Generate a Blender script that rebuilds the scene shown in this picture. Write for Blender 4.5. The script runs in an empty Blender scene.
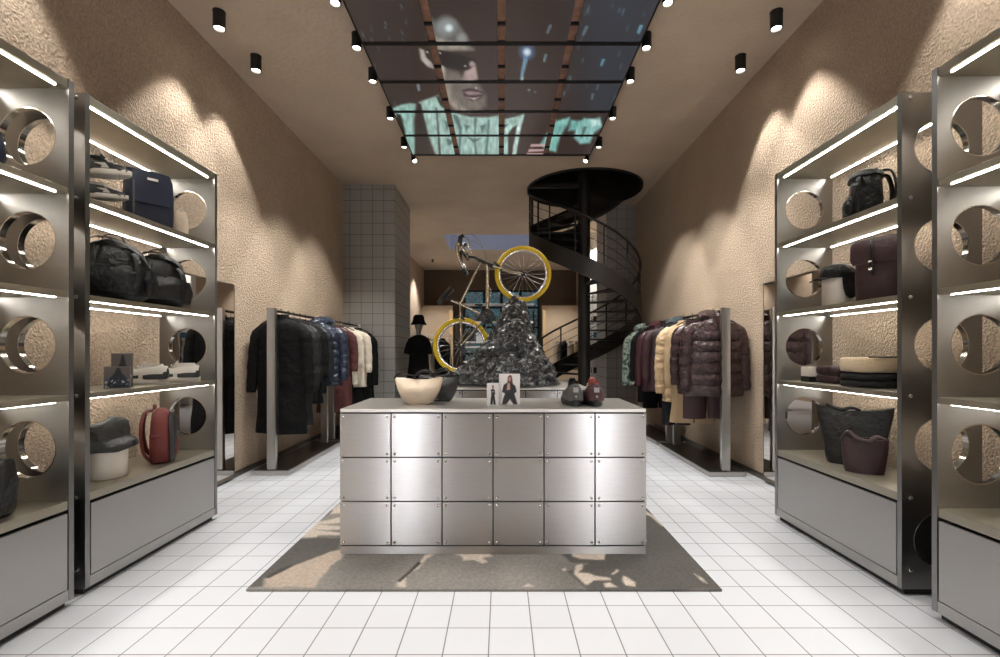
import bpy, bmesh, math, random
from math import sin, cos, pi, radians as R
from mathutils import Vector, Matrix, noise
random.seed(7)
SC = bpy.context.scene
COL = SC.collection
H = 1.319; F = 476.0; CX = 501.5; CY = 351.7
def at(px, py, d):
    return Vector(((px-CX)*d/F, d, H-(py-CY)*d/F))
def lin(c):
    f = lambda v: (v/255)/12.92 if v/255 <= .04045 else (((v/255)+.055)/1.055)**2.4
    return tuple(f(v) for v in c[:3]) + (1.0,)

# ------------------------------------------------------------ materials
class NT:
    def __init__(s, m):
        m.use_nodes = True; s.t = m.node_tree; s.t.nodes.clear()
    def n(s, typ, **kw):
        nd = s.t.nodes.new(typ)
        for k, v in kw.items(): setattr(nd, k, v)
        return nd
    def l(s, a, b): s.t.links.new(a, b)
MATS = {}
def mat(name, col, rough=.6, metal=0, bump=0, bscale=40, var=0, vscale=8, sheen=0, coat=0, trans=0, emis=None, estr=0, alpha=1, spec=None, stretch=None, bd=.01):
    if name in MATS: return MATS[name]
    m = bpy.data.materials.new(name); t = NT(m)
    out = t.n('ShaderNodeOutputMaterial'); p = t.n('ShaderNodeBsdfPrincipled'); t.l(p.outputs[0], out.inputs[0])
    c = lin(col); p.inputs['Base Color'].default_value = c
    p.inputs['Roughness'].default_value = rough; p.inputs['Metallic'].default_value = metal
    if sheen: p.inputs['Sheen Weight'].default_value = sheen
    if coat: p.inputs['Coat Weight'].default_value = coat
    if trans: p.inputs['Transmission Weight'].default_value = trans
    if spec is not None: p.inputs['Specular IOR Level'].default_value = spec
    if alpha < 1: p.inputs['Alpha'].default_value = alpha
    if emis: p.inputs['Emission Color'].default_value = lin(emis); p.inputs['Emission Strength'].default_value = estr
    tc = t.n('ShaderNodeTexCoord'); src = tc.outputs['Object']
    if stretch:
        mp = t.n('ShaderNodeMapping'); mp.inputs['Scale'].default_value = stretch; t.l(src, mp.inputs[0]); src = mp.outputs[0]
    if var:
        nz = t.n('ShaderNodeTexNoise'); nz.inputs['Scale'].default_value = vscale; nz.inputs['Detail'].default_value = 5
        t.l(src, nz.inputs['Vector'])
        r = t.n('ShaderNodeValToRGB'); r.color_ramp.elements[0].position = .3; r.color_ramp.elements[1].position = .7
        r.color_ramp.elements[0].color = tuple(v*(1-var) for v in c[:3])+(1,); r.color_ramp.elements[1].color = tuple(min(1, v*(1+var)) for v in c[:3])+(1,)
        t.l(nz.outputs['Fac'], r.inputs[0]); t.l(r.outputs[0], p.inputs['Base Color'])
    if bump:
        nb = t.n('ShaderNodeTexNoise'); nb.inputs['Scale'].default_value = bscale; nb.inputs['Detail'].default_value = 4
        t.l(src, nb.inputs['Vector'])
        b = t.n('ShaderNodeBump'); b.inputs['Strength'].default_value = bump; b.inputs['Distance'].default_value = bd
        t.l(nb.outputs['Fac'], b.inputs['Height']); t.l(b.outputs[0], p.inputs['Normal'])
    MATS[name] = m; return m

def steel(name, col=(176, 172, 166), rough=.34, aniso=.75, brush=.05, var=.06, stretch=(3, 3, 90)):
    m = bpy.data.materials.new(name); t = NT(m)
    out = t.n('ShaderNodeOutputMaterial'); p = t.n('ShaderNodeBsdfPrincipled'); t.l(p.outputs[0], out.inputs[0])
    p.inputs['Metallic'].default_value = 1; p.inputs['Anisotropic'].default_value = aniso
    g = t.n('ShaderNodeNewGeometry'); cr = t.n('ShaderNodeVectorMath', operation='CROSS_PRODUCT'); cr.inputs[1].default_value = (0.02, 0.01, 1)
    cr2 = t.n('ShaderNodeVectorMath', operation='CROSS_PRODUCT'); t.l(g.outputs['Normal'], cr.inputs[0]); t.l(cr.outputs[0], cr2.inputs[0]); t.l(g.outputs['Normal'], cr2.inputs[1]); t.l(cr2.outputs[0], p.inputs['Tangent'])
    tc = t.n('ShaderNodeTexCoord'); mp = t.n('ShaderNodeMapping'); mp.inputs['Scale'].default_value = stretch
    t.l(tc.outputs['Object'], mp.inputs[0])
    nz = t.n('ShaderNodeTexNoise'); nz.inputs['Scale'].default_value = 6; nz.inputs['Detail'].default_value = 6; t.l(mp.outputs[0], nz.inputs['Vector'])
    r = t.n('ShaderNodeValToRGB'); c = lin(col)
    r.color_ramp.elements[0].position = .3; r.color_ramp.elements[1].position = .7
    r.color_ramp.elements[0].color = tuple(v*(1-var) for v in c[:3])+(1,); r.color_ramp.elements[1].color = tuple(v*(1+var) for v in c[:3])+(1,)
    t.l(nz.outputs['Fac'], r.inputs[0]); t.l(r.outputs[0], p.inputs['Base Color'])
    mr = t.n('ShaderNodeMapRange'); mr.inputs['To Min'].default_value = rough-.05; mr.inputs['To Max'].default_value = rough+.07
    t.l(nz.outputs['Fac'], mr.inputs['Value']); t.l(mr.outputs[0], p.inputs['Roughness'])
    b = t.n('ShaderNodeBump'); b.inputs['Strength'].default_value = brush; b.inputs['Distance'].default_value = .002
    t.l(nz.outputs['Fac'], b.inputs['Height']); t.l(b.outputs[0], p.inputs['Normal'])
    MATS[name] = m; return m

def vcol(name, rough=.8, emission=None, grain=0, gscale=120, metal=0):
    m = bpy.data.materials.new(name); t = NT(m)
    out = t.n('ShaderNodeOutputMaterial'); p = t.n('ShaderNodeBsdfPrincipled'); t.l(p.outputs[0], out.inputs[0])
    a = t.n('ShaderNodeAttribute', attribute_name='Col'); src = a.outputs['Color']
    if grain:
        tc = t.n('ShaderNodeTexCoord'); nz = t.n('ShaderNodeTexNoise'); nz.inputs['Scale'].default_value = gscale; nz.inputs['Detail'].default_value = 6; nz.inputs['Roughness'].default_value = .75
        t.l(tc.outputs['Object'], nz.inputs['Vector'])
        mr = t.n('ShaderNodeMapRange'); mr.inputs['From Min'].default_value = .3; mr.inputs['From Max'].default_value = .7
        mr.inputs['To Min'].default_value = 1-grain; mr.inputs['To Max'].default_value = 1+grain; t.l(nz.outputs['Fac'], mr.inputs['Value'])
        vm = t.n('ShaderNodeVectorMath', operation='SCALE'); t.l(src, vm.inputs[0]); t.l(mr.outputs[0], vm.inputs['Scale']); src = vm.outputs[0]
        b = t.n('ShaderNodeBump'); b.inputs['Strength'].default_value = .5; b.inputs['Distance'].default_value = .004
        t.l(nz.outputs['Fac'], b.inputs['Height']); t.l(b.outputs[0], p.inputs['Normal'])
    p.inputs['Roughness'].default_value = rough
    if emission:
        p.inputs['Base Color'].default_value = (.012, .01, .01, 1)
        t.l(src, p.inputs['Emission Color']); p.inputs['Emission Strength'].default_value = emission
    else: t.l(src, p.inputs['Base Color'])
    MATS[name] = m; return m

def emit(name, col, strength):
    m = bpy.data.materials.new(name); t = NT(m)
    out = t.n('ShaderNodeOutputMaterial'); e = t.n('ShaderNodeEmission'); e.inputs[0].default_value = lin(col); e.inputs[1].default_value = strength
    t.l(e.outputs[0], out.inputs[0]); MATS[name] = m; return m

def tiles(name, col, grout, size, off=(0, 0, 0), axes='XY', w=.006, rough=.3, var=.03, bump=.25):
    """square tiles with thin grout lines, laid in world metres"""
    m = bpy.data.materials.new(name); t = NT(m)
    out = t.n('ShaderNodeOutputMaterial'); p = t.n('ShaderNodeBsdfPrincipled'); t.l(p.outputs[0], out.inputs[0])
    g = t.n('ShaderNodeNewGeometry'); sx = t.n('ShaderNodeSeparateXYZ'); t.l(g.outputs['Position'], sx.inputs[0])
    def mth(op, a, b=None):
        nd = t.n('ShaderNodeMath', operation=op)
        for i, v in enumerate((a, b)):
            if v is None: continue
            if isinstance(v, (int, float)): nd.inputs[i].default_value = v
            else: t.l(v, nd.inputs[i])
        return nd.outputs[0]
    ds = []; ids = []
    for ax in axes:
        s = mth('DIVIDE', mth('SUBTRACT', sx.outputs[ax], off['XYZ'.index(ax)]), size)
        fr = mth('FRACT', s); ids.append(mth('FLOOR', s))
        ds.append(mth('MINIMUM', fr, mth('SUBTRACT', 1.0, fr)))
    d = ds[0] if len(ds) == 1 else mth('MINIMUM', ds[0], ds[1])
    mask = t.n('ShaderNodeMapRange'); mask.inputs['From Min'].default_value = w/2/size*.6; mask.inputs['From Max'].default_value = w/2/size*1.4
    t.l(d, mask.inputs['Value'])
    cmb = t.n('ShaderNodeCombineXYZ'); t.l(ids[0], cmb.inputs[0])
    if len(ids) > 1: t.l(ids[1], cmb.inputs[1])
    wn = t.n('ShaderNodeTexWhiteNoise'); t.l(cmb.outputs[0], wn.inputs['Vector'])
    vr = t.n('ShaderNodeMapRange'); vr.inputs['To Min'].default_value = 1-var; vr.inputs['To Max'].default_value = 1; t.l(wn.outputs['Value'], vr.inputs['Value'])
    sc = t.n('ShaderNodeVectorMath', operation='SCALE'); sc.inputs[0].default_value = lin(col)[:3]; t.l(vr.outputs[0], sc.inputs['Scale'])
    mx = t.n('ShaderNodeMix', data_type='RGBA'); t.l(mask.outputs[0], mx.inputs['Factor']); mx.inputs['A'].default_value = lin(grout); t.l(sc.outputs[0], mx.inputs['B'])
    t.l(mx.outputs['Result'], p.inputs['Base Color'])
    rr = t.n('ShaderNodeMapRange'); rr.inputs['To Min'].default_value = .85; rr.inputs['To Max'].default_value = rough; t.l(mask.outputs[0], rr.inputs['Value']); t.l(rr.outputs[0], p.inputs['Roughness'])
    b = t.n('ShaderNodeBump'); b.inputs['Strength'].default_value = bump; b.inputs['Distance'].default_value = .004; t.l(mask.outputs[0], b.inputs['Height']); t.l(b.outputs[0], p.inputs['Normal'])
    MATS[name] = m; return m

def plaster(name, col, strength, fine=1.0):
    m = bpy.data.materials.new(name); t = NT(m)
    out = t.n('ShaderNodeOutputMaterial'); p = t.n('ShaderNodeBsdfPrincipled'); t.l(p.outputs[0], out.inputs[0]); p.inputs['Roughness'].default_value = .95; p.inputs['Specular IOR Level'].default_value = .2
    tc = t.n('ShaderNodeTexCoord')
    n1 = t.n('ShaderNodeTexNoise'); n1.inputs['Scale'].default_value = 34*fine; n1.inputs['Detail'].default_value = 5; n1.inputs['Roughness'].default_value = .62; t.l(tc.outputs['Object'], n1.inputs['Vector'])
    vo = t.n('ShaderNodeTexVoronoi', feature='SMOOTH_F1'); vo.inputs['Scale'].default_value = 42*fine; t.l(tc.outputs['Object'], vo.inputs['Vector'])
    n2 = t.n('ShaderNodeTexNoise'); n2.inputs['Scale'].default_value = 1.4; n2.inputs['Detail'].default_value = 6; t.l(tc.outputs['Object'], n2.inputs['Vector'])
    ad = t.n('ShaderNodeMath', operation='MULTIPLY_ADD'); ad.inputs[1].default_value = .55; t.l(vo.outputs['Distance'], ad.inputs[0]); t.l(n1.outputs['Fac'], ad.inputs[2])
    b = t.n('ShaderNodeBump'); b.inputs['Strength'].default_value = strength; b.inputs['Distance'].default_value = .034; t.l(ad.outputs[0], b.inputs['Height']); t.l(b.outputs[0], p.inputs['Normal'])
    r = t.n('ShaderNodeValToRGB'); c = lin(col); r.color_ramp.elements[0].position = .25; r.color_ramp.elements[1].position = .75
    r.color_ramp.elements[0].color = tuple(v*.88 for v in c[:3])+(1,); r.color_ramp.elements[1].color = tuple(v*1.07 for v in c[:3])+(1,)
    t.l(n2.outputs['Fac'], r.inputs[0])
    mr = t.n('ShaderNodeMapRange'); mr.inputs['From Min'].default_value = .35; mr.inputs['From Max'].default_value = .65; mr.inputs['To Min'].default_value = 1-.26*strength; mr.inputs['To Max'].default_value = 1+.08*strength
    t.l(n1.outputs['Fac'], mr.inputs['Value']); vs = t.n('ShaderNodeVectorMath', operation='SCALE'); t.l(r.outputs[0], vs.inputs[0]); t.l(mr.outputs[0], vs.inputs['Scale']); t.l(vs.outputs[0], p.inputs['Base Color'])
    MATS[name] = m; return m

# ------------------------------------------------------------ mesh building
class MB:
    def __init__(s): s.v = []; s.f = []
    def add(s, vs, fs):
        o = len(s.v); s.v += [Vector(v) for v in vs]; s.f += [tuple(i+o for i in f) for f in fs]; return s
    def box(s, x0, x1, y0, y1, z0, z1):
        x0, x1 = sorted((x0, x1)); y0, y1 = sorted((y0, y1)); z0, z1 = sorted((z0, z1))
        return s.add([(x0,y0,z0),(x1,y0,z0),(x1,y1,z0),(x0,y1,z0),(x0,y0,z1),(x1,y0,z1),(x1,y1,z1),(x0,y1,z1)],
                     [(0,3,2,1),(4,5,6,7),(0,1,5,4),(1,2,6,5),(2,3,7,6),(3,0,4,7)])
    def loft(s, rings, cap=True, closed=True):
        n = len(rings[0]); vs = [p for r in rings for p in r]; fs = []
        for i in range(len(rings)-1):
            for j in range(n if closed else n-1):
                a = i*n+j; b = i*n+(j+1) % n; fs.append((a, b, b+n, a+n))
        if cap and closed:
            fs.append(tuple(range(n-1, -1, -1))); fs.append(tuple(range((len(rings)-1)*n, len(rings)*n)))
        return s.add(vs, fs)
    def tube(s, pts, r, seg=10, flat=1.0, up=None, cap=True, closed=False):
        pts = [Vector(p) for p in pts]; n = len(pts)
        rs = r if isinstance(r, (list, tuple)) else [r]*n
        T = []
        for i in range(n):
            if closed: t = pts[(i+1) % n]-pts[i-1]
            else: t = pts[min(i+1, n-1)]-pts[max(i-1, 0)]
            T.append(t.normalized() if t.length > 1e-9 else Vector((0, 0, 1)))
        u = Vector(up) if up else (Vector((0, 0, 1)) if abs(T[0].z) < .9 else Vector((0, 1, 0)))
        rings = []
        for i in range(n):
            u = (u-T[i]*u.dot(T[i])); u = u.normalized() if u.length > 1e-6 else T[i].orthogonal().normalized()
            w = T[i].cross(u)
            rings.append([pts[i]+(u*cos(2*pi*k/seg)+w*sin(2*pi*k/seg)*flat)*rs[i] for k in range(seg)])
        if closed: rings.append(rings[0]); return s.loft(rings, cap=False)
        return s.loft(rings, cap=cap)
    def lathe(s, prof, c=(0, 0, 0), seg=32, axis='Z', cap=True, sx=1, sy=1):
        c = Vector(c); rings = []
        for r, h in prof:
            ring = []
            for k in range(seg):
                a = 2*pi*k/seg; x = r*cos(a)*sx; y = r*sin(a)*sy
                ring.append(c+(Vector((x, y, h)) if axis == 'Z' else Vector((x, h, y)) if axis == 'Y' else Vector((h, x, y))))
            rings.append(ring)
        return s.loft(rings, cap=cap)
    def prism(s, outline, holes=(), th=.03, axis='Y', base=0.0):
        """flat outline (2d) with holes, thickness along axis"""
        bm = bmesh.new(); E = []
        for lp in [outline]+list(holes):
            vs = [bm.verts.new((p[0], p[1], 0)) for p in lp]
            E += [bm.edges.new((vs[i], vs[(i+1) % len(vs)])) for i in range(len(vs))]
        bmesh.ops.triangle_fill(bm, use_beauty=True, use_dissolve=False, edges=E)
        r = bmesh.ops.extrude_face_region(bm, geom=bm.faces[:])
        for g in r['geom']:
            if isinstance(g, bmesh.types.BMVert): g.co.z += th
        bm.verts.index_update()
        def mp(v):
            a, b, h = v; h += base
            return (a, h, b) if axis == 'Y' else (h, a, b) if axis == 'X' else (a, b, h)
        s.add([mp(v.co) for v in bm.verts], [tuple(v.index for v in f.verts) for f in bm.faces]); bm.free(); return s
    def sphere(s, c, rx, ry, rz, seg=16, rings=10):
        c = Vector(c); rr = []
        for i in range(rings+1):
            a = pi*i/rings; q = max(sin(a), .02)
            rr.append([c+Vector((rx*q*cos(2*pi*k/seg), ry*q*sin(2*pi*k/seg), -rz*cos(a))) for k in range(seg)])
        return s.loft(rr)
    def xf(s, M):
        s.v = [M @ v for v in s.v]; return s
    def build(s, name, m, parent=None, smooth=True, bevel=0, loc=None, angle=35):
        me = bpy.data.meshes.new(name); me.from_pydata([tuple(v) for v in s.v], [], s.f); me.update()
        bm = bmesh.new(); bm.from_mesh(me); bmesh.ops.recalc_face_normals(bm, faces=bm.faces)
        if bevel:
            es = [e for e in bm.edges if len(e.link_faces) == 2 and e.calc_face_angle(0) > .6]
            bmesh.ops.bevel(bm, geom=es, offset=bevel, segments=2, profile=.6, affect='EDGES')
        bm.to_mesh(me); bm.free()
        me.materials.append(MATS[m] if isinstance(m, str) else m)
        if smooth:
            for p in me.polygons: p.use_smooth = True
            try: me.set_sharp_from_angle(angle=R(angle))
            except Exception: pass
        o = bpy.data.objects.new(name, me); COL.objects.link(o)
        if parent: o.parent = parent
        if loc is not None: o.location = loc
        return o

def tag(o, label=None, cat=None, group=None, kind=None):
    if label: o['label'] = label
    if cat: o['category'] = cat
    if group: o['group'] = group
    if kind: o['kind'] = kind
    return o
def thing(name, label, cat, loc=(0, 0, 0), rz=0, group=None):
    o = bpy.data.objects.new(name, None); o.empty_display_size = .1; COL.objects.link(o)
    o.location = loc; o.rotation_euler = (0, 0, rz); return tag(o, label, cat, group)
def struct(o): o['kind'] = 'structure'; return o
def copy_tree(o, parent=None, kids=None):
    if kids is None:
        kids = {}
        for q in COL.objects:
            if q.parent: kids.setdefault(q.parent.name, []).append(q)
    c = o.copy(); COL.objects.link(c); c.parent = parent
    for ch in kids.get(o.name, []): copy_tree(ch, c, kids)
    return c
def ring(cx, cy, z, hw, hd, n=28, e=2.4, fold=0, k=5, ph=0):
    out = []
    for i in range(n):
        a = 2*pi*i/n; c, s_ = cos(a), sin(a)
        q = (abs(c)**e+abs(s_)**e)**(-1/e); q *= 1+fold*sin(k*a+ph)+fold*.5*sin((2*k+1)*a+ph*2.3)
        out.append(Vector((cx+hw*q*c, cy+hd*q*s_, z)))
    return out
def smooth_path(pts, n=5):
    P = [Vector(p) for p in pts]
    if len(P) < 3: return P
    out = []
    for i in range(len(P)-1):
        p0, p1, p2, p3 = P[max(i-1, 0)], P[i], P[i+1], P[min(i+2, len(P)-1)]
        for k in range(n):
            t = k/n; out.append(.5*((2*p1)+(p2-p0)*t+(2*p0-5*p1+4*p2-p3)*t*t+(3*p1-p0-3*p2+p3)*t**3))
    return out+[P[-1]]
def circle(cx, cy, r, n=48): return [(cx+r*cos(2*pi*i/n), cy+r*sin(2*pi*i/n)) for i in range(n)]
def wob(v, amp, sc, seed=0):
    n = noise.noise_vector(Vector(v)*sc+Vector((seed, seed*1.7, -seed)))
    return Vector(v)+n*amp
def poly_cov(x, y, poly, soft=1.0):
    """soft coverage 0..1 of a point by a polygon"""
    xs = [p[0] for p in poly]; ys = [p[1] for p in poly]
    if x < min(xs)-soft or x > max(xs)+soft or y < min(ys)-soft or y > max(ys)+soft: return 0
    ins = False; dm = 1e9; n = len(poly)
    for i in range(n):
        x1, y1 = poly[i]; x2, y2 = poly[(i+1) % n]
        if (y1 > y) != (y2 > y) and x < (x2-x1)*(y-y1)/(y2-y1)+x1: ins = not ins
        dx, dy = x2-x1, y2-y1; L = dx*dx+dy*dy or 1e-9; t = max(0, min(1, ((x-x1)*dx+(y-y1)*dy)/L))
        dm = min(dm, (x-x1-t*dx)**2+(y-y1-t*dy)**2)
    d = math.sqrt(dm)*(1 if ins else -1)
    return max(0, min(1, .5+d/(2*soft)))
def mixc(a, b, t): return tuple(a[i]*(1-t)+b[i]*t for i in range(3))
def painted(name, nx, ny, P, colf, m, parent=None, thick=None):
    """grid sheet whose printed picture is stored as point colours; P(u,v)->point, colf(u,v)->srgb; thick: vector to give it a body"""
    vs = [P(i/nx, j/ny) for j in range(ny+1) for i in range(nx+1)]
    fs = [(j*(nx+1)+i, j*(nx+1)+i+1, (j+1)*(nx+1)+i+1, (j+1)*(nx+1)+i) for j in range(ny) for i in range(nx)]
    cols = [lin(tuple(max(0, min(255, c)) for c in colf(i/nx, j/ny))) for j in range(ny+1) for i in range(nx+1)]
    if thick is not None:
        o = len(vs); rim = [i for i in range(nx+1)]+[j*(nx+1)+nx for j in range(1, ny+1)]+[ny*(nx+1)+i for i in range(nx-1, -1, -1)]+[j*(nx+1) for j in range(ny-1, 0, -1)]
        for q in rim: vs.append(Vector(vs[q])+Vector(thick)); cols.append(cols[q])
        n = len(rim)
        for k in range(n): fs.append((rim[k], o+k, o+(k+1) % n, rim[(k+1) % n]))
        fs.append(tuple(range(o, o+n)))
    me = bpy.data.meshes.new(name); me.from_pydata([tuple(v) for v in vs], [], fs); me.update()
    ca = me.color_attributes.new('Col', 'FLOAT_COLOR', 'POINT')
    flat = [c for q in cols for c in q]; ca.data.foreach_set('color', flat)
    me.materials.append(MATS[m]); o_ = bpy.data.objects.new(name, me); COL.objects.link(o_)
    if parent: o_.parent = parent
    return o_

# ------------------------------------------------------------ palette
EXPO = 0.28
steel('brushed_steel', (150, 149, 148), .32, .85)
steel('steel_panel', (184, 181, 178), .31, .97, stretch=(2, 2, 120))
steel('cabinet_steel', (184, 182, 180), .46, .6, stretch=(2, 2, 120))
steel('polished_rim', (205, 203, 200), .12, 0, 0)
steel('shelf_steel', (182, 176, 160), .42, .3)
mat('steel_top', (218, 214, 208), .36, 1, bump=.02, bscale=90, stretch=(1, 60, 1))
mat('core_dark', (22, 21, 20), .6)
mat('bolt_steel', (200, 198, 192), .25, 1)
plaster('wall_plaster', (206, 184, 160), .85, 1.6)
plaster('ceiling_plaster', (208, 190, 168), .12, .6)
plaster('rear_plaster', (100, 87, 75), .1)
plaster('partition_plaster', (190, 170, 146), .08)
tiles('floor_tile', (203, 204, 208), (118, 116, 114), .2, (-.057, .0727, 0), 'XY', .0055, .32)
tiles('grey_tile_front', (148, 144, 138), (84, 80, 76), .2, (-1.88, 0, -.01), 'XZ', .008, .35)
tiles('grey_tile_side', (148, 144, 138), (84, 80, 76), .2, (0, 8.41, -.01), 'YZ', .008, .35)
mat('black_metal', (16, 15, 15), .42, .4)
mat('stair_black', (36, 31, 28), .5, .2)
mat('lamp_black', (10, 10, 10), .45)
mat('rack_steel', (190, 187, 182), .34, 1, bump=.02, bscale=60, stretch=(30, 30, 1))
mat('rack_top', (42, 38, 34), .35, .6)
mat('mirror', (225, 222, 218), .02, 1)
mat('mirror_frame', (120, 112, 100), .3, 1)
mat('channel', (150, 112, 92), .5, .2, var=.25, vscale=14)
mat('white_paint', (228, 226, 220), .5)
mat('cream', (226, 214, 194), .6)
mat('wood', (206, 174, 128), .55, var=.08, vscale=6, stretch=(20, 20, 1))
LEDW = 34.0
emit('led', (255, 250, 240), LEDW)
emit('lens', (255, 246, 228), 30)
# ============================================================ SETTING
ZC = 4.27; XL = -2.8; XR = 2.7; Y0 = -3.0; Y1 = 17.2
def flat(name, x0, x1, y0, y1, z0, z1, m): return struct(MB().box(x0, x1, y0, y1, z0, z1).build(name, m, smooth=False))
flat('floor', XL-.2, XR+.2, Y0-.2, Y1+.3, -.2, 0, 'floor_tile')
flat('wall_left', XL-.2, XL, Y0, Y1, 0, ZC+.3, 'wall_plaster')
SLIT = ((-1.78, .09, 'streak_slit_left'), (1.9, .09, 'streak_slit_right'))  # unseen slits added behind the camera to draw vertical streaks on the steel
wf = MB().prism([(XL-.2, 0), (XR+.2, 0), (XR+.2, ZC+.3), (XL-.2, ZC+.3)], [[(x-w, .3), (x+w, .3), (x+w, 3.6), (x-w, 3.6)] for x, w, _ in SLIT], .2, 'Y', Y0-.2)
struct(wf.build('wall_front', 'wall_plaster', smooth=False))
emit('streak_glow', (236, 240, 248), 34)  # glow of the added slits, set for the counter streaks
for x, w, nm_ in SLIT: struct(MB().box(x-w, x+w, Y0-.12, Y0-.1, .3, 3.6).build(nm_, 'streak_glow', smooth=False))
flat('wall_right', XR, XR+.2, Y0, Y1, 0, ZC+.3, 'wall_plaster')
SX, SY, SR = 1.5, 8.65, 1.02
RX0, RX1, RY0, RY1 = -1.48, 1.2, 12.0, 13.8
ce = MB().prism([(XL-.2, Y0-.2), (XR+.2, Y0-.2), (XR+.2, Y1+.3), (XL-.2, Y1+.3)],
                [circle(SX, SY, SR+.02, 64), [(RX0, RY0), (RX1, RY0), (RX1, RY1), (RX0, RY1)]], .2, 'Z', ZC)
struct(ce.build('ceiling', 'ceiling_plaster', smooth=False))
# ceiling recess with a skylight pane on top
mat('recess_paint', (196, 200, 214), .8)
rc = MB()
rc.box(RX0-.1, RX0, RY0-.1, RY1+.1, ZC+.2, ZC+1.0).box(RX1, RX1+.1, RY0-.1, RY1+.1, ZC+.2, ZC+1.0)
rc.box(RX0, RX1, RY0-.1, RY0, ZC+.2, ZC+1.0).box(RX0, RX1, RY1, RY1+.1, ZC+.2, ZC+1.0)
struct(rc.build('trim_1', 'recess_paint', smooth=False))
# the faces of the cut are painted like the recess
rl = MB(); e = .004
rl.box(RX0, RX0+e, RY0, RY1, ZC, ZC+.25).box(RX1-e, RX1, RY0, RY1, ZC, ZC+.25).box(RX0, RX1, RY1-e, RY1, ZC, ZC+.25).box(RX0, RX1, RY0, RY0+e, ZC, ZC+.25)
struct(rl.build('trim_2', 'recess_paint', smooth=False))
emit('skylight', (180, 190, 218), .6)
struct(MB().box(RX0-.1, RX1+.1, RY0-.1, RY1+.1, ZC+1.0, ZC+1.03).build('window_2', 'skylight', smooth=False))
# rear wall with the street window
wb = MB().prism([(XL-.2, 0), (XR+.2, 0), (XR+.2, ZC+.3), (XL-.2, ZC+.3)], [[(-1.35, .35), (1.35, .35), (1.35, 3.55), (-1.35, 3.55)]], .2, 'Y', Y1)
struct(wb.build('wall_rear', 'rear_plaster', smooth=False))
wn = thing('window_1', None, None, (0, Y1+.06, 0)); struct(wn)
mat('window_glass', (235, 240, 240), .02, 0, trans=1, spec=.5)
fr = MB()
for x in (-1.35, -.63, 0, .68, 1.35): fr.box(x-.045, x+.045, 0, .08, .35, 3.55)
for z in (.38, 1.25, 2.2, 2.92, 3.52): fr.box(-1.35, 1.35, .003, .077, z-.035, z+.035)
fr.build('window_frame', 'black_metal', wn, smooth=False)
MB().box(-1.35, 1.35, .035, .045, .37, 3.53).build('pane', mat('thin_glass', (190, 205, 205), .03, 0, alpha=.18), wn, smooth=False)
flat('wall_partition_stair', 2.2, XR, 11.8, 12.0, 0, ZC-.002, mat('bright_paint', (232, 230, 226), .8))
# pillars
def pillar(x0, x1, y0, y1, offx):
    p = MB().box(x0, x1, y0, y1, 0, ZC-.001).build('tiled_pillar', 'grey_tile_front', smooth=False)
    p.data.materials.append(MATS['grey_tile_side'])
    for f in p.data.polygons:
        if abs(f.normal.x) > .5: f.material_index = 1
    return struct(p)
pillar(XL-.01, -1.88, 8.41, 9.8, 0)
pillar(2.12, XR+.01, 9.58, 10.6, 0)
# rear partitions in front of the rear wall and their pale posts
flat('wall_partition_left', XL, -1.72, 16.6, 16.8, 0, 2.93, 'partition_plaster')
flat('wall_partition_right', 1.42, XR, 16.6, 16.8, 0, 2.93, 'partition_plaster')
for x in (-1.79, 1.42):
    tag(MB().box(x, x+.11, 16.4, 16.58, 0, 2.75).build('wooden_post', 'wood', smooth=False, bevel=.006),
        'pale wooden post at the edge of the rear partition, %s of the street window' % ('left' if x < 0 else 'right'), 'post')
for nm, x in (('baseboard_left', XL), ('baseboard_right', XR-.012)):
    struct(MB().box(x, x+.012, Y0, 8.4, 0, .06).build(nm, 'mirror_frame', smooth=False))

# world: dull daylight outside
w = bpy.data.worlds.new('sky'); SC.world = w; w.use_nodes = True; wt = w.node_tree; wt.nodes.clear()
wo = wt.nodes.new('ShaderNodeOutputWorld'); bg = wt.nodes.new('ShaderNodeBackground'); sk = wt.nodes.new('ShaderNodeTexSky')
sk.sky_type = 'NISHITA'; sk.sun_disc = False; sk.sun_elevation = R(35); sk.sun_rotation = R(120)
wt.links.new(sk.outputs[0], bg.inputs[0]); wt.links.new(bg.outputs[0], wo.inputs[0]); bg.inputs[1].default_value = .22
# trees and ground outside the rear window
flat('street_ground', -14, 14, Y1+.4, 40, -.25, -.05, mat('asphalt', (70, 74, 78), .9, var=.1))
mat('leaf', (44, 128, 128), .6, var=.35, vscale=1.5); mat('bark', (60, 50, 42), .9)
for i, (x, y, h) in enumerate(((-4.6, 23, 5.6), (-1.5, 21.8, 5.2), (1.6, 22.6, 5.6), (4.8, 22.2, 5.3), (0, 26, 7))):
    t = thing('street_tree', ['leafy tree outside, seen at the left end of the street window', 'leafy tree outside behind the left panes of the street window', 'leafy tree outside behind the middle right panes of the street window', 'leafy tree outside, seen at the right end of the street window', 'tallest leafy tree outside, farthest from the street window'][i], 'tree', (x, y, -.05), 0, 'trees beyond the street window')
    MB().tube([(0, 0, 0), (.05, 0, h*.3), (-.03, .05, h*.6)], [.13, .1, .06], 8).build('trunk', 'bark', t)
    L = MB(); rnd = random.Random(i)
    for k in range(1500):
        a, b = rnd.uniform(0, 2*pi), rnd.uniform(-1, 1); r = rnd.uniform(.4, 1)**.5
        c = Vector((1.5*r*cos(a)*math.sqrt(1-b*b), 1.2*r*sin(a)*math.sqrt(1-b*b), h*.55+h*.42*r*b))
        M = Matrix.Rotation(rnd.uniform(0, 6.28), 3, 'Z') @ Matrix.Rotation(rnd.uniform(0, 6.28), 3, 'X'); s_ = rnd.uniform(.07, .13)
        L.add([c+M @ Vector(q) for q in ((-s_, 0, 0), (0, -s_*.5, 0), (s_, 0, 0), (0, s_*.5, 0))], [(0, 1, 2, 3)])
    L.build('foliage', 'leaf', t, smooth=False)

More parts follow.
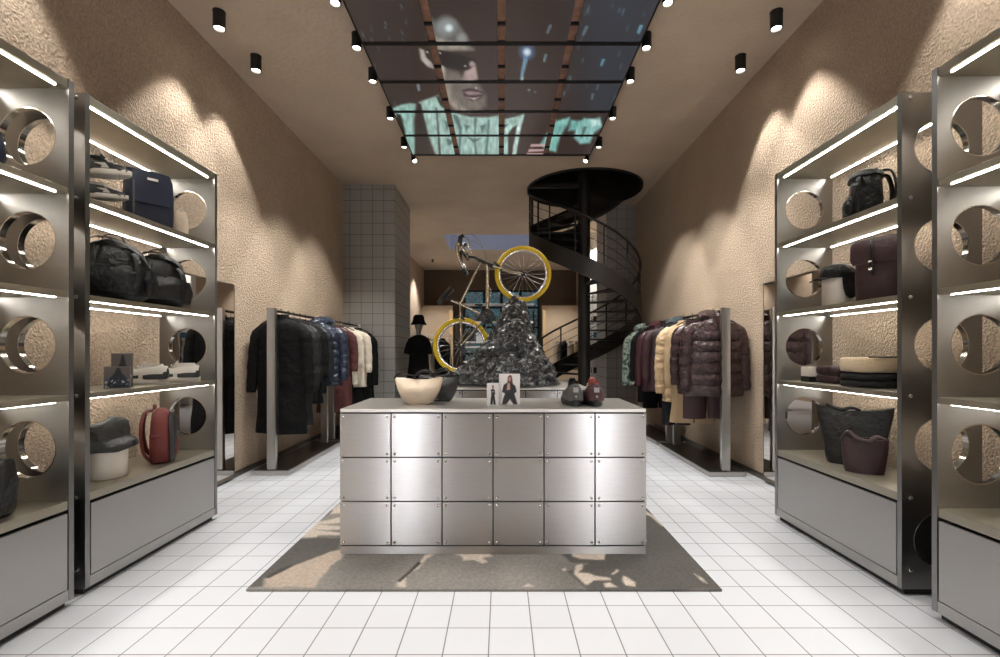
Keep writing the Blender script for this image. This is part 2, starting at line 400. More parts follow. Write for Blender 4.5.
bd = thing('street_building', 'dark building across the street, behind the trees', 'building', (0, 31, 0))
MB().box(-12, 12, 0, 1, -.05, 9).build('facade', mat('facade', (70, 84, 92), .8, var=.15, vscale=1), bd, smooth=False)
for x in range(-10, 11, 4): MB().box(x-.7, x+.7, -.03, -.003, 1.2, 3.4).build('facade_window', 'core_dark', bd, smooth=False)
# ============================================================ RUG
RUGX0, RUGX1, RUGY0, RUGY1 = -1.404, 1.212, 2.616, 4.25
vcol('rug_weave', .95, grain=.3, gscale=55)
def c6(pts): return [(230+x/3.704, 490+y/3.704) for x, y in pts]
def c7(pts): return [(500+x/3.704, 490+y/3.704) for x, y in pts]
RDARK = [c6([(50,372),(120,365),(125,330),(230,290),(330,255),(400,232),(412,185),(250,185),(210,205),(90,330)]),
         c7([(225,240),(260,275),(330,280),(250,310),(320,375),(830,378),(540,50),(540,240),(400,238)]), c6([(370,60),(382,85),(350,100),(340,88)])]
RLIGHT = [c6([(130,368),(135,335),(185,310),(235,285),(300,265),(370,235),(405,230),(440,235),(410,265),(370,290),(340,330),(310,368)]),
 c6([(270,160),(320,125),(412,108),(412,128),(330,135),(412,140),(412,152),(320,155),(412,165),(412,174),(330,176),(325,183),(255,181)]),
 c6([(385,70),(412,50),(412,92),(370,95)]), c6([(755,238),(720,245),(700,280),(660,315),(625,345),(618,368),(650,368),(650,330),(700,300),(725,265),(760,245)]),
 c6([(810,238),(960,238),(975,255),(935,260),(955,275),(935,280),(900,265),(865,270),(860,255)]),
 c7([(270,236),(400,236),(385,265),(300,265),(270,255)]), c7([(280,285),(305,280),(305,300),(290,312),(330,315),(350,325),(410,335),(415,345),(350,345),(320,362),(275,320)]),
 c7([(410,320),(430,300),(438,305),(420,322)]), c7([(455,325),(470,330),(500,350),(500,366),(465,362),(455,345)]), c7([(385,355),(410,352),(435,368),(390,368)]),
 c7([(536,80),(600,120),(635,145),(600,140),(560,105),(536,95)]), c7([(720,318),(750,335),(765,355),(740,340)]), c7([(85,366),(105,356),(125,366)]), c7([(228,300),(238,296),(248,304),(236,308)])]
RTAN = RLIGHT[0]
RDK2 = [c6([(128,330),(185,300),(235,282),(228,292),(190,312),(140,337)]), c6([(700,270),(660,310),(620,345),(630,350),(665,318),(708,280)])]
def rug_col(u, v):
    x = RUGX0+(RUGX1-RUGX0)*u; y = RUGY0+(RUGY1-RUGY0)*v
    px = CX+x*F/y; py = CY+H*F/y
    nx_ = noise.noise(Vector((x*9, y*9, 0)))*1.6
    c = (132, 127, 120)
    c = mixc(c, (102, 98, 93), max(0, min(1, .5+2*noise.noise(Vector((x*1.7, y*1.7, 3))))))
    if py > 502:
        for p in RDARK: c = mixc(c, (76, 73, 69), poly_cov(px+nx_, py+nx_*.6, p, 1.0))
        for p in RLIGHT: c = mixc(c, (184, 170, 156) if p is not RTAN else (158, 143, 129), poly_cov(px+nx_, py+nx_*.6, p, .8))
        for p in RDK2: c = mixc(c, (58, 54, 50), poly_cov(px, py, p, .6))
    else:
        q = noise.noise(Vector((x*2.2, y*3, 9))); c = mixc(c, (88, 82, 76), 1 if q > .12 else 0); c = mixc(c, (184, 166, 148), 1 if q < -.28 else 0)
    return c
rg = painted('area_rug', 240, 150, lambda u, v: Vector((RUGX0+(RUGX1-RUGX0)*u, RUGY0+(RUGY1-RUGY0)*v, .013)), rug_col, 'rug_weave', thick=(0, 0, -.012))
tag(rg, 'grey and beige camouflage patterned rug under the steel display counter', 'rug')

# ============================================================ SHELF UNITS
LV = [.55, 1.095, 1.63, 2.165]; UH = 2.72; UL = 1.195; UD = .435
def shelf_unit(label):
    u = thing('shelf_unit', label, 'shelving', group='steel shelving units along the walls')
    for s_, y in ((0, 0.0), (1, UL-.03)):
        hz = [.3, .815, 1.355, 1.893, 2.43]
        p = MB().prism([(0, .035), (UD, .035), (UD, UH), (0, UH)], [circle(.215, z, .15) for z in hz], .03, 'Y', y)
        sp = p.build('side_panel', 'brushed_steel', u, bevel=0, angle=30)
        for z in hz: MB().lathe([(.15, -.001), (.15, .031), (.1455, .031), (.1455, -.001), (.15, -.001)], (.215, y, z), 48, 'Y', cap=False).build('hole_rim', 'polished_rim', sp)
        yy = y if s_ == 0 else y+.03; sg = -1 if s_ == 0 else 1
        for z in (.14, .53, 1.08, 1.615, 2.15, 2.69):
            for xx in (.045, .39):
                MB().lathe([(.011, 0), (.011, .006), (.007, .009), (.002, .0095)], (xx, yy, z), 12, 'Y').xf(Matrix.Translation((0, yy, 0)) @ Matrix.Diagonal((1, sg, 1, 1)) @ Matrix.Translation((0, -yy, 0))).build('bolt', 'bolt_steel', sp)
    def board(z, th, name='shelf', led=True):
        b = MB().box(.004, UD-.004, .031, UL-.031, z-th, z).build(name, 'shelf_steel', u, smooth=False, bevel=.003)
        if led:
            for x in (.03, UD-.04):
                MB().box(x, x+.008, .07, UL-.07, z-th-.004, z-th-.0003).build('light_strip', 'led', b, smooth=False)
    for z in LV[1:]: board(z, .032)
    board(UH, .045, 'top_panel')
    board(LV[0], .045, 'base_shelf', False)
    MB().box(.012, UD-.01, .034, UL-.034, .09, LV[0]-.075).build('cabinet_core', 'core_dark', u, smooth=False)
    MB().box(0, .018, .037, UL-.037, .098, LV[0]-.062).build('cabinet_front', 'cabinet_steel', u, smooth=False, bevel=.002)
    MB().box(0, UD, .031, UL-.031, .035, .094).build('bottom_rail', 'cabinet_steel', u, smooth=False, bevel=.002)
    MB().box(.03, UD-.02, .02, UL-.02, 0, .035).build('recessed_plinth', 'core_dark', u, smooth=False)
    return u
uR2 = shelf_unit('steel shelving unit on the right wall with two backpacks and folded knitwear'); uR2.location = (2.163, 2.572, 0)
def cp(src, loc, rz, label, **kw):
    c = copy_tree(src); c.location = loc; c.rotation_euler = (0, 0, rz); c['label'] = label
    for k, v in kw.items(): c[k] = v
    return c
cp(uR2, (2.145, 1.178, 0), 0, 'empty steel shelving unit cut off by the right edge of the photo')
cp(uR2, (-2.25, 2.572+UL, 0), pi, 'steel shelving unit on the left wall with sneakers, black bags and a bucket hat')
cp(uR2, (-2.23, 2.483, 0), pi, 'steel shelving unit cut off by the left edge of the photo')

# ============================================================ DISPLAY COUNTERS
def counter(label, x0, x1, y0, y1, zt, cols, scols):
    c = thing('display_counter', label, 'counter', ((x0+x1)/2, (y0+y1)/2, .0135))
    hx = (x1-x0)/2; hy = (y1-y0)/2; zt -= .0135
    MB().box(-hx+.01, hx-.01, -hy+.01, hy-.01, .045, zt-.02).build('core', 'core_dark', c, smooth=False)
    MB().box(-hx, hx, -hy, hy, zt-.022, zt).build('worktop', 'steel_top', c, smooth=False, bevel=.003)
    MB().box(-hx+.002, hx-.002, -hy+.002, hy-.002, 0, .05).build('plinth', 'steel_panel', c, smooth=False)
    pz0 = .055; ph = (zt-.028-pz0)/3; g = .004
    def face(n, W, M):
        pw = W/n
        for i in range(n):
            for j in range(3):
                a0, a1 = -W/2+i*pw+g, -W/2+(i+1)*pw-g; b0, b1 = pz0+j*ph+g, pz0+(j+1)*ph-g
                p = MB().box(a0, a1, -.002, .014, b0, b1).xf(M).build('panel', 'steel_panel', c, smooth=False, bevel=.0015)
                for q, (bx, bz) in enumerate(((a0+.02, b0+.02), (a1-.02, b0+.02), (a0+.02, b1-.02), (a1-.02, b1-.02))):
                    MB().lathe([(.0085, -.001), (.0085, -.006), (.005, -.0085), (.001, -.009)], (bx, -.001, bz), 10, 'Y').xf(M).build('bolt', 'bolt_steel', p)
    face(cols, 2*hx, Matrix.Translation((0, -hy, 0)))
    face(cols, 2*hx, Matrix.Translation((0, hy, 0)) @ Matrix.Rotation(pi, 4, 'Z'))
    face(scols, 2*hy, Matrix.Translation((hx, 0, 0)) @ Matrix.Rotation(pi/2, 4, 'Z'))
    face(scols, 2*hy, Matrix.Translation((-hx, 0, 0)) @ Matrix.Rotation(-pi/2, 4, 'Z'))
    return c
counter('large steel panelled display counter standing on the rug', -1.041, .932, 3.07, 3.79, .95, 6, 2)
c2 = counter('steel panelled display counter behind, carrying the rock and the bicycle', -.745, .92, 5.0, 6.4, .95, 5, 4); c2.location.z = 0.0015
CT = .95  # worktop height

# ============================================================ CLOTHES RAILS
def rail(label, x, y0, y1, side):
    r = thing('clothes_rail', label, 'clothes rail', (x, (y0+y1)/2, 0), 0, 'steel clothes rails along the walls')
    h = (y1-y0)/2
    b = MB().box(-.2, .2, -h, h, .003, .05).build('base_plate', 'rack_steel', r, smooth=False, bevel=.004)
    MB().box(-.19, .19, -h+.015, h-.015, .05, .056).build('dark_inlay', 'rack_top', b, smooth=False)
    for y in (-h+.03, h-.16): MB().box(-.045, .045, y, y+.05, .05, 1.79).build('post', 'rack_steel', r, smooth=False, bevel=.003)
    MB().tube([(0, -h+.05, 1.765), (0, h-.05, 1.765)], .014, 12).build('hanging_bar', 'rack_top', r)
    return r
XLR, XRR = -2.47, 2.385
rail('steel clothes rail on the left holding the long black coat, nearest the camera', XLR, 5.07, 6.78, -1)
rail('steel clothes rail on the left farther back, in front of the grey tiled pillar', XLR, 6.86, 8.3, -1)
rail('steel clothes rail on the right holding the brown puffer jacket, nearest the camera', XRR, 5.02, 6.62, 1)
rail('steel clothes rail on the right farther back, beside the spiral stair', XRR, 6.72, 8.25, 1)

# mirrors standing on the walls
def mirror(label, x, y0, y1, side):
    m = thing('wall_mirror', label, 'mirror', (x, (y0+y1)/2, 0), 0, 'tall wall mirrors')
    h = (y1-y0)/2; a = 0; b = .045*side
    MB().box(a, b, -h, h, .02, 2.01).build('frame', 'mirror_frame', m, smooth=False, bevel=.003)
    MB().box(b, b+.003*side, -h+.02, h-.02, .06, 1.99).build('mirror_glass', 'mirror', m, smooth=False)
mirror('tall mirror on the left wall beside the shelving unit', XL, 4.05, 4.92, 1)
mirror('tall mirror on the right wall beside the shelving unit', XR, 4.05, 4.83, -1)

# ============================================================ CEILING SCREEN
vcol('screen_picture', .25, emission=.72)
ZS = 4.12; hS = ZS-H; dS = .613
skin = (150, 140, 128)
def ell(x, y, cx, cy, rx, ry, p=1): 
    q = ((x-cx)/rx)**2+((y-cy)/ry)**2
    return max(0, 1-q)**p
PIC = [ # (polygon in photo pixels, colour, softness)
 ([(430,17),(437,22),(446,19),(456,20),(462,28),(467,38),(474,49),(432,50),(428,38),(427,26)], (104,102,98), 2.5),
 ([(432,36),(446,40),(462,44),(474,50),(434,51)], (150,142,130), 2),
 ([(419,48),(424,50),(426,57),(432,63),(434,69),(428,67),(421,60)], (178,170,160), 1),
 ([(437,64),(441,72),(443,82),(450,83),(447,72),(444,66)], (170,166,156), 1.3),
 ([(446,68),(458,72),(466,80),(476,80),(480,86),(486,96),(486,106),(478,112),(463,112),(452,106),(446,98),(443,84)], (112,104,96), 2.5),
 ([(443,82),(452,84),(452,96),(460,106),(470,112),(456,111),(448,102)], (150,140,128), 2.5),
 ([(474,60),(476,68),(478,79),(470,82),(462,80),(464,72),(470,66)], (172,150,146), 1.2),
 ([(434,50),(440,50),(464,56),(477,60),(474,66),(468,70),(458,70),(446,67),(436,60)], (38,31,28), 1),
 ([(462,90),(470,88),(478,90),(485,93),(480,99),(472,101),(464,96)], (66,46,44), .9),
 ([(464,92),(470,91),(478,92),(483,94),(476,95),(468,95)], (150,130,130), .8),
 ([(466,97),(472,98),(480,97),(474,100)], (206,186,188), .8),
 # jacket
 ([(393,108),(400,105),(410,103),(416,104),(414,120),(415,156),(408,156),(400,140),(392,114)], (150,188,178), 1.2),
 ([(419,102),(430,98),(438,95),(442,104),(452,112),(470,117),(488,117),(500,115),(500,156),(436,156),(430,140),(424,120)], (160,190,181), 1.2),
 ([(505,119),(514,117),(524,114),(522,122),(512,128),(508,134),(508,156),(502,156)], (172,206,196), 1),
 ([(519,118),(524,115),(520,132),(516,156),(512,156),(515,136)], (190,216,208), .8),
 ([(548,132),(556,121),(570,117),(568,124),(560,137),(556,152),(546,150),(540,144)], (130,184,176), 1.4),
 ([(576,126),(584,118),(593,119),(600,117),(602,127),(594,133),(590,143),(580,144),(574,138)], (140,190,184), 1.4),
 ([(571,120),(583,121),(577,130),(568,131)], (120,176,170), 1.5),
 ([(590,119),(600,120),(601,125),(592,127)], (190,225,220), 1),
]
PICD = [ # dark folds over the jacket
 ([(436,108),(437,108),(441,156),(439,156)], 0), ([(419,104),(421,104),(426,126),(431,156),(415,156),(416,125)], 0),
 ([(396,113),(401,115),(405,130),(409,156),(404,156),(398,134)], 0), ([(502,126),(508,124),(500,134)], 0),
 ([(452,114),(458,116),(462,128),(460,156),(458,156),(459,130)], 1), ([(474,118),(477,118),(475,140),(478,156),(475,156)], 1),
 ([(464,124),(470,126),(466,132)], 1), ([(488,120),(490,120),(487,156),(485,156)], 1), ([(444,120),(450,124),(447,130)], 1), ([(436,96),(439,97),(444,106),(452,112),(449,113),(440,105)], 0),
 ([(466,136),(474,139),(482,138),(474,143)], 1), ([(480,126),(486,124),(482,134)], 1), ([(446,138),(456,142),(448,146)], 1), ([(584,126),(587,127),(582,138),(580,138)], 1)]
SEAMS = [([(443+i*7, 118), (445+i*7, 118), (446+i*7.2, 156), (444+i*7.2, 156)], 1) for i in range(0)]
STREAK = [([(524,56),(529,54),(526,66),(522,80),(520,80),(522,66)], (120,165,190)), ([(545,54),(547,54),(545,62),(543,62)], (130,160,175)),
 ([(522,77),(524,77),(522,82),(521,82)], (190,210,210)), ([(550,24),(552,25),(548,34),(546,33)], (110,130,140)),
 ([(586,26),(588,26),(584,36),(582,35)], (120,145,160)), ([(602,59),(605,59),(602,66),(600,66)], (110,170,190)), ([(640,25),(643,25),(639,34),(637,33)], (120,170,190)),
 ([(417,84),(419,84),(420,91),(418,91)], (150,170,180)), ([(570,76),(571,76),(570,81),(569,81)], (110,190,200)), ([(592,94),(594,93),(592,100),(591,99)], (120,150,160)),
 ([(531,144),(548,144),(547,146.5),(530,147)], (214,178,176)), ([(529,149),(547,149),(547,151),(528,152)], (214,178,176)), ([(527,153),(546,153),(546,156),(526,156)], (214,178,176))]
rs = random.Random(3)
for k in range(46):
    x = rs.uniform(560, 655) if k < 32 else rs.uniform(350, 415); y = rs.uniform(2, 105); l = rs.uniform(3, 8); dx = l*.3 if x > 500 else -l*.15
    STREAK.append(([(x, y), (x+1.1, y), (x+1.1-dx, y+l), (x-dx, y+l)], mixc((70, 75, 84), (110, 140, 155), rs.random())))
def pic(x, y):
    c = mixc((56, 45, 40), (64, 50, 44), max(0, min(1, y/150)))
    if x > 552: c = mixc(c, (58, 60, 66), min(1, (x-552)/50)*(1 if y < 112 else .3))
    if x < 412: c = mixc(c, (60, 52, 50), .5)
    for p, q, s_ in PIC:
        k = poly_cov(x, y, p, s_)
        if k:
            sh = 1+.16*noise.noise(Vector((x*.18, y*.12, 1)))+(.22*noise.noise(Vector((x*.5, y*.16, 5))) if y > 100 else 0)
            c = mixc(c, tuple(v*sh for v in q), k)
    for p, typ in PICD:
        k = poly_cov(x, y, p, .9)
        if k: c = mixc(c, (48, 40, 36) if typ == 0 else (84, 110, 104), k)
    for p, q in STREAK:
        k = poly_cov(x, y, p, .6)
        if k: c = mixc(c, q, k*.85)
    for cx, cy, r, q in ((446, 26, 13, (150, 158, 158)), (449, 28, 5, (235, 248, 248)), (462, 38, 7, (150, 150, 146)), (527, 52, 10, (90, 120, 160)), (527, 52, 5, (240, 250, 255)), (440, 53, 1.4, (230, 225, 215)), (465, 66, 1.3, (230, 225, 215)), (472, 64, 4, (196, 176, 176)), (476, 88, 1.2, (220, 225, 225)), (529, 90, 1.5, (150, 190, 190)), (535, 92, 1.5, (130, 120, 125)), (427, 52, 1.3, (240, 235, 225))):
        k = ell(x, y, cx, cy, r, r); 
        if k: c = mixc(c, q, k*.9)
    return c
scr = thing('ceiling_screen', 'large grid of ceiling screens showing a man in sunglasses and a pale jacket', 'screen', (0, 4.3, ZS))
colx = [(-1.253, -.665), (-.59, -.035), (.035, .59), (.665, 1.253)]
for k in range(8):
    ya = 6.776-dS*(k+1)+.02; yb = 6.776-dS*k-.02
    for (xa, xb) in colx:
        vis = CY-hS*F/yb < 6 and False
        n_ = 40 if CY-hS*F/yb > -2 else 12
        painted('screen_panel', n_, n_, lambda u, v: Vector((xa+(xb-xa)*u, ya+(yb-ya)*v-4.3, 0)),
                lambda u, v: pic(CX+(xa+(xb-xa)*u)*F/(ya+(yb-ya)*v), CY-hS*F/(ya+(yb-ya)*v)), 'screen_picture', scr, thick=(0, 0, .03))
for xa, xb in colx: MB().box(xa+.02, xb-.02, 1.9-4.3, 6.75-4.3, .032, .06).build('backing', 'core_dark', scr, smooth=False)
for x in (-.625, 0, .625): MB().box(x-.033, x+.033, 1.88-4.3, 6.77-4.3, .012, .145).build('channel', 'channel', scr, smooth=False)
for x in (-1.262, 1.262): MB().box(x-.006, x+.006, 1.87-4.3, 6.78-4.3, -.004, .145).build('edge_trim', 'black_metal', scr, smooth=False)
for k in range(9):
    y = 6.776-dS*k-4.3
    MB().box(-1.256, 1.256, y-.024, y+.024, -.006, .055).build('cross_bar', 'black_metal', scr, smooth=False)
for x in (-.625, 0, .625):
    for k in range(8):
        y = 6.776-dS*(k+.42)-4.3
        MB().box(x-.035, x+.035, y-.012, y+.012, -.008, .03).build('bracket', 'black_metal', scr, smooth=False)

# ============================================================ SPOTLIGHTS
def spot(label, x, y, r=.05, ln=.165, target=None, power=60, size=76, blend=.35, col=(1, .985, .955), group='black ceiling spotlights', rs_=.05, upright=False):
    t = thing('spotlight', label, 'spotlight', (x, y, ZC), 0, group)
    MB().lathe([(r*1.05, -.012), (r*1.05, 0)], seg=24).build('ceiling_mount', 'lamp_black', t)
    if target is None: d = Vector((0, 0, -1)); top = Vector((0, 0, -.012))
    else: top = Vector((0, 0, -.05)); d = (Vector(target)-Vector((x, y, ZC-.1))).normalized()
    M = Matrix.Translation(top) @ d.to_track_quat('-Z', 'Y').to_matrix().to_4x4(); MA = M
    if upright: M = Matrix.Translation((0, 0, -.012))
    elif target is not None: MB().tube([(0, 0, -.01), (0, 0, -.06)], .012, 8).build('stem', 'lamp_black', t)
    MB().lathe([(r, 0), (r, -ln), (r*.86, -ln), (r*.8, -ln+.03), (r*.8, -.03)], seg=28, cap=True).xf(M).build('lamp_body', 'lamp_black', t)
    MB().lathe([(r*.78, -ln+.02), (r*.5, -ln+.016), (.001, -ln+.014)], seg=24, cap=False).xf(M).build('lens', 'lens', t)
    L = bpy.data.lights.new('spot_beam', 'SPOT'); L.energy = power; L.spot_size = R(size); L.spot_blend = blend; L.color = col; L.shadow_soft_size = rs_
    lo = bpy.data.objects.new('spot_beam', L); COL.objects.link(lo); lo.parent = t
    lo.matrix_local = Matrix.Translation((0, 0, -.02-ln)) @ MA.to_3x3().to_4x4() if upright else M @ Matrix.Translation((0, 0, -ln-.004))
    return t
WP = 100; CP = 62
for i, y in enumerate((4.13, 4.75, 2.55, 1.9, 0.6, -.6)):  # visible pair, pair inferred from wall glow, then unseen lamps added as fill
    n_ = ['nearer of the two', 'farther of the two'][i] if i < 2 else None
    spot(f'{n_} black spotlights washing the left plaster wall' if n_ else 'unseen black spotlight over the left wall, out of the frame', -2.45, y, .05, .14, power=WP, col=(1, .985, .955))
    spot(f'{n_} black spotlights washing the right plaster wall' if n_ else 'unseen black spotlight over the right wall, out of the frame', 2.385, y, .05, .14, power=WP, col=(1, .985, .955))
nm = ['nearest', 'second', 'middle', 'fourth', 'farthest']
tg = {(-1, 0): (-1.9, 2.9, 0), (-1, 1): (-1.6, 4.4, 0), (-1, 2): (-2.5, 5.3, 1.2), (-1, 3): (-2.5, 6.2, 1.3), (-1, 4): (-2.45, 7.3, 1.3)}
for s_ in (-1, 1):
    for i, y in enumerate((3.85, 4.42, 4.97, 5.76, 6.57)):
        T = tg[(-1, i)]; T = (T[0]*-s_, T[1], T[2])
        spot('%s of the five black spotlights along the %s edge of the ceiling screen' % (nm[i], 'left' if s_ < 0 else 'right'), 1.345*s_, y, .045, .125, upright=True, target=T, power=CP*(3.4 if i > 1 else 1), size=64 if i > 1 else 76, blend=.5)
for s_ in (-1, 1):
    spot('tilted black spotlight past the far end of the ceiling screen on the %s' % ('left' if s_ < 0 else 'right'), 1.3*s_-.02, 7.12, .036, .09, target=(.1*s_, 5.6, 1.6), power=190, size=42, blend=.5)
for x, y in ((-1.3, 2.2), (1.3, 2.2), (-1.3, .9), (1.3, .9), (-1.3, -1.0), (1.3, -1.0)):  # unseen ceiling lamps added as fill around the camera
    spot('added black fill spotlight near the camera, above the frame', x, y, .045, .14, power=CP*1.0, size=96, blend=.6)
for s_ in (-1, 1): spot('added black spotlight brightening the rug, over the frame', 1.345*s_, 3.15, .045, .14, target=(.45*s_, 2.5, 0), power=CP*.9, size=70, blend=.7)  # unseen pair added to lift the light in front of the counter
for x, y, p in ((-2.45, 10.3, 130), (-2.42, 12.2, 150), (2.45, 11.5, 230), (-2.2, 15.2, 260), (1.9, 15.2, 260)):  # lamps added to brighten the rear; the stub lamp follows its visible light cones
    spot('added black spotlight in the rear part of the shop ceiling', x, y, .035, .08, power=p, size=100, blend=.6)

# ============================================================ CAMERA
cd = bpy.data.cameras.new('camera'); co = bpy.data.objects.new('camera', cd); COL.objects.link(co)
co.location = (0, 0, H); co.rotation_euler = (R(90), 0, 0); cd.sensor_width = 36; cd.lens = F/1000*36
cd.shift_x = -1.5/1000; cd.shift_y = 23.2/1000; cd.clip_start = .05; SC.camera = co
SC.view_settings.view_transform = 'Standard'; SC.view_settings.look = 'None'; SC.view_settings.exposure = EXPO; SC.view_settings.gamma = 1
try: SC.view_settings.use_curve_mapping = False
except Exception: pass
SC.cycles.use_denoising = True
SC.cycles.max_bounces = 8; SC.cycles.diffuse_bounces = 6; SC.cycles.glossy_bounces = 5; SC.cycles.sample_clamp_indirect = 6; SC.cycles.caustics_reflective = False
# ============================================================ SPIRAL STAIR
st = thing('spiral_staircase', 'black steel spiral staircase rising through the round opening in the ceiling', 'staircase', (SX, SY, 0))
def zh(th): return 1.9-math.degrees(th)/90*.74   # height of the stringer middle at angle
T0, T1 = R(228), R(-283)
MB().lathe([(.16, 0), (.16, .02), (.11, .02), (.11, ZC+1.1)], seg=28).build('pole', 'stair_black', st)
nt = 26
for i in range(nt):
    a = T0+(T1-T0)*(i+.5)/nt; da = abs(T1-T0)/nt*.62; z = zh(a)+.0
    if z < .12: continue
    vs = []
    for zz in (z-.025, z):
        vs += [(.09*cos(a-da*1.2), .09*sin(a-da*1.2), zz), (.955*cos(a-da), .955*sin(a-da), zz), (.965*cos(a), .965*sin(a), zz), (.955*cos(a+da), .955*sin(a+da), zz), (.09*cos(a+da*1.2), .09*sin(a+da*1.2), zz)]
    MB().add(vs, [(4,3,2,1,0), (5,6,7,8,9)]+[(k, (k+1) % 5, (k+1) % 5+5, k+5) for k in range(5)]).build('tread', 'stair_black', st, smooth=False)
def helix(r, dz, n=130, t0=T0, t1=T1): return [Vector((r*cos(t0+(t1-t0)*k/n), r*sin(t0+(t1-t0)*k/n), zh(t0+(t1-t0)*k/n)+dz)) for k in range(n+1)]
ZTOP = ZC+.95
def clampz(v, lo=.0): return Vector((v.x, v.y, max(lo, min(v.z, ZTOP))))
rings = []
for a, b, c, d in zip(helix(.965, -.17), helix(1.0, -.17), helix(1.0, .15), helix(.965, .15)): rings.append([clampz(a), clampz(b), clampz(c), clampz(d, .02)])
MB().loft(rings).build('stringer', 'stair_black', st, angle=50)
MB().tube(helix(.985, .8, 110, R(222), R(-205)), .02, 10).build('handrail', 'stair_black', st)
for dz in (.32, .48, .64):
    MB().tube(helix(.985, dz, 100, R(222), R(-205)), .006, 6).build('mid_rail', 'stair_black', st)
k = 0; a = R(216)
while a > R(-204):
    v = helix(.985, 0, 1, a, a)[0]
    MB().tube([(v.x, v.y, v.z-.1), (v.x, v.y, v.z+.8)], .016 if k % 2 == 0 else .012, 8).build('baluster', 'stair_black', st)
    a -= R(17 if a < R(-120) else 27); k += 1
# drum of the opening and the solid winding soffit just below it
MB().lathe([(SR, -.03), (SR, 1.0), (.001, 1.0), (.001, 1.03), (SR+.015, 1.03), (SR+.015, -.03), (SR, -.03)], (0, 0, ZC), 64, cap=False).build('opening_drum', 'stair_black', st, angle=60)
rr = []
for q in range(41):
    a = R(-150)+(R(-335)-R(-150))*q/40; z = zh(a)-.1-.32*q/40
    rr.append([Vector((r*cos(a), r*sin(a), min(z-.1*sin(pi*(r-.1)/.85)+dz, ZC+.9))) for r, dz in [(.1, 0), (.35, 0), (.6, 0), (.8, 0), (.96, 0), (.96, .025), (.6, .025), (.1, .025)]])
MB().loft(rr).build('winding_soffit', 'stair_black', st, angle=60)
MB().box(-1.0, -.09, -.04, .04, ZC+.02, ZC+.1).build('landing_beam', 'stair_black', st, smooth=False)

# ============================================================ GARMENTS
mat('g_black', (14, 13, 13), .8, bump=.8, bscale=11, spec=.2, bd=.03)
mat('g_blacktech', (20, 20, 21), .5, bump=.8, bscale=11, spec=.3, bd=.03)
mat('g_charcoal', (34, 33, 31), .6, bump=.8, bscale=11, spec=.3, bd=.03)
mat('g_navy', (18, 22, 32), .5, bump=.9, bscale=12, spec=.35, bd=.03)
mat('g_bluepuff', (32, 40, 56), .28, bump=1, bscale=16, bd=.03)
mat('g_rust', (80, 38, 36), .8, bump=.9, bscale=11, bd=.03)
mat('g_darkred', (62, 22, 24), .75, bump=.35, bscale=26)
mat('g_cream', (214, 202, 184), .8, bump=.9, bscale=11, bd=.03)
mat('g_brownpuff', (60, 42, 42), .24, bump=1, bscale=16, bd=.03)
mat('g_burgundy', (54, 28, 32), .6, bump=.35, bscale=26)
mat('g_wine', (64, 30, 36), .4, bump=.3, bscale=24)
mat('g_beigepuff', (196, 168, 132), .5, bump=1, bscale=16, bd=.03)
mat('g_tan', (182, 156, 122), .75, bump=.3, bscale=24)
mat('g_teal', (36, 48, 54), .7, bump=.3, bscale=24)
mat('zip', (60, 58, 55), .3, .8)
mm = mat('g_camo', (150, 170, 150), .75); 
t_ = mm.node_tree; pn = [n for n in t_.nodes if n.type == 'BSDF_PRINCIPLED'][0]
vn = t_.nodes.new('ShaderNodeTexNoise'); vn.inputs['Scale'].default_value = 13; vn.inputs['Detail'].default_value = 2
tc_ = t_.nodes.new('ShaderNodeTexCoord'); t_.links.new(tc_.outputs['Object'], vn.inputs['Vector'])
cr_ = t_.nodes.new('ShaderNodeValToRGB'); cr_.color_ramp.interpolation = 'CONSTANT'
cr_.color_ramp.elements[0].color = lin((58, 72, 64)); cr_.color_ramp.elements[1].position = .46; cr_.color_ramp.elements[1].color = lin((150, 162, 150))
e3 = cr_.color_ramp.elements.new(.58); e3.color = lin((108, 120, 110)); t_.links.new(vn.outputs['Fac'], cr_.inputs[0]); t_.links.new(cr_.outputs[0], pn.inputs['Base Color'])
mat('hanger_black', (20, 19, 18), .4)

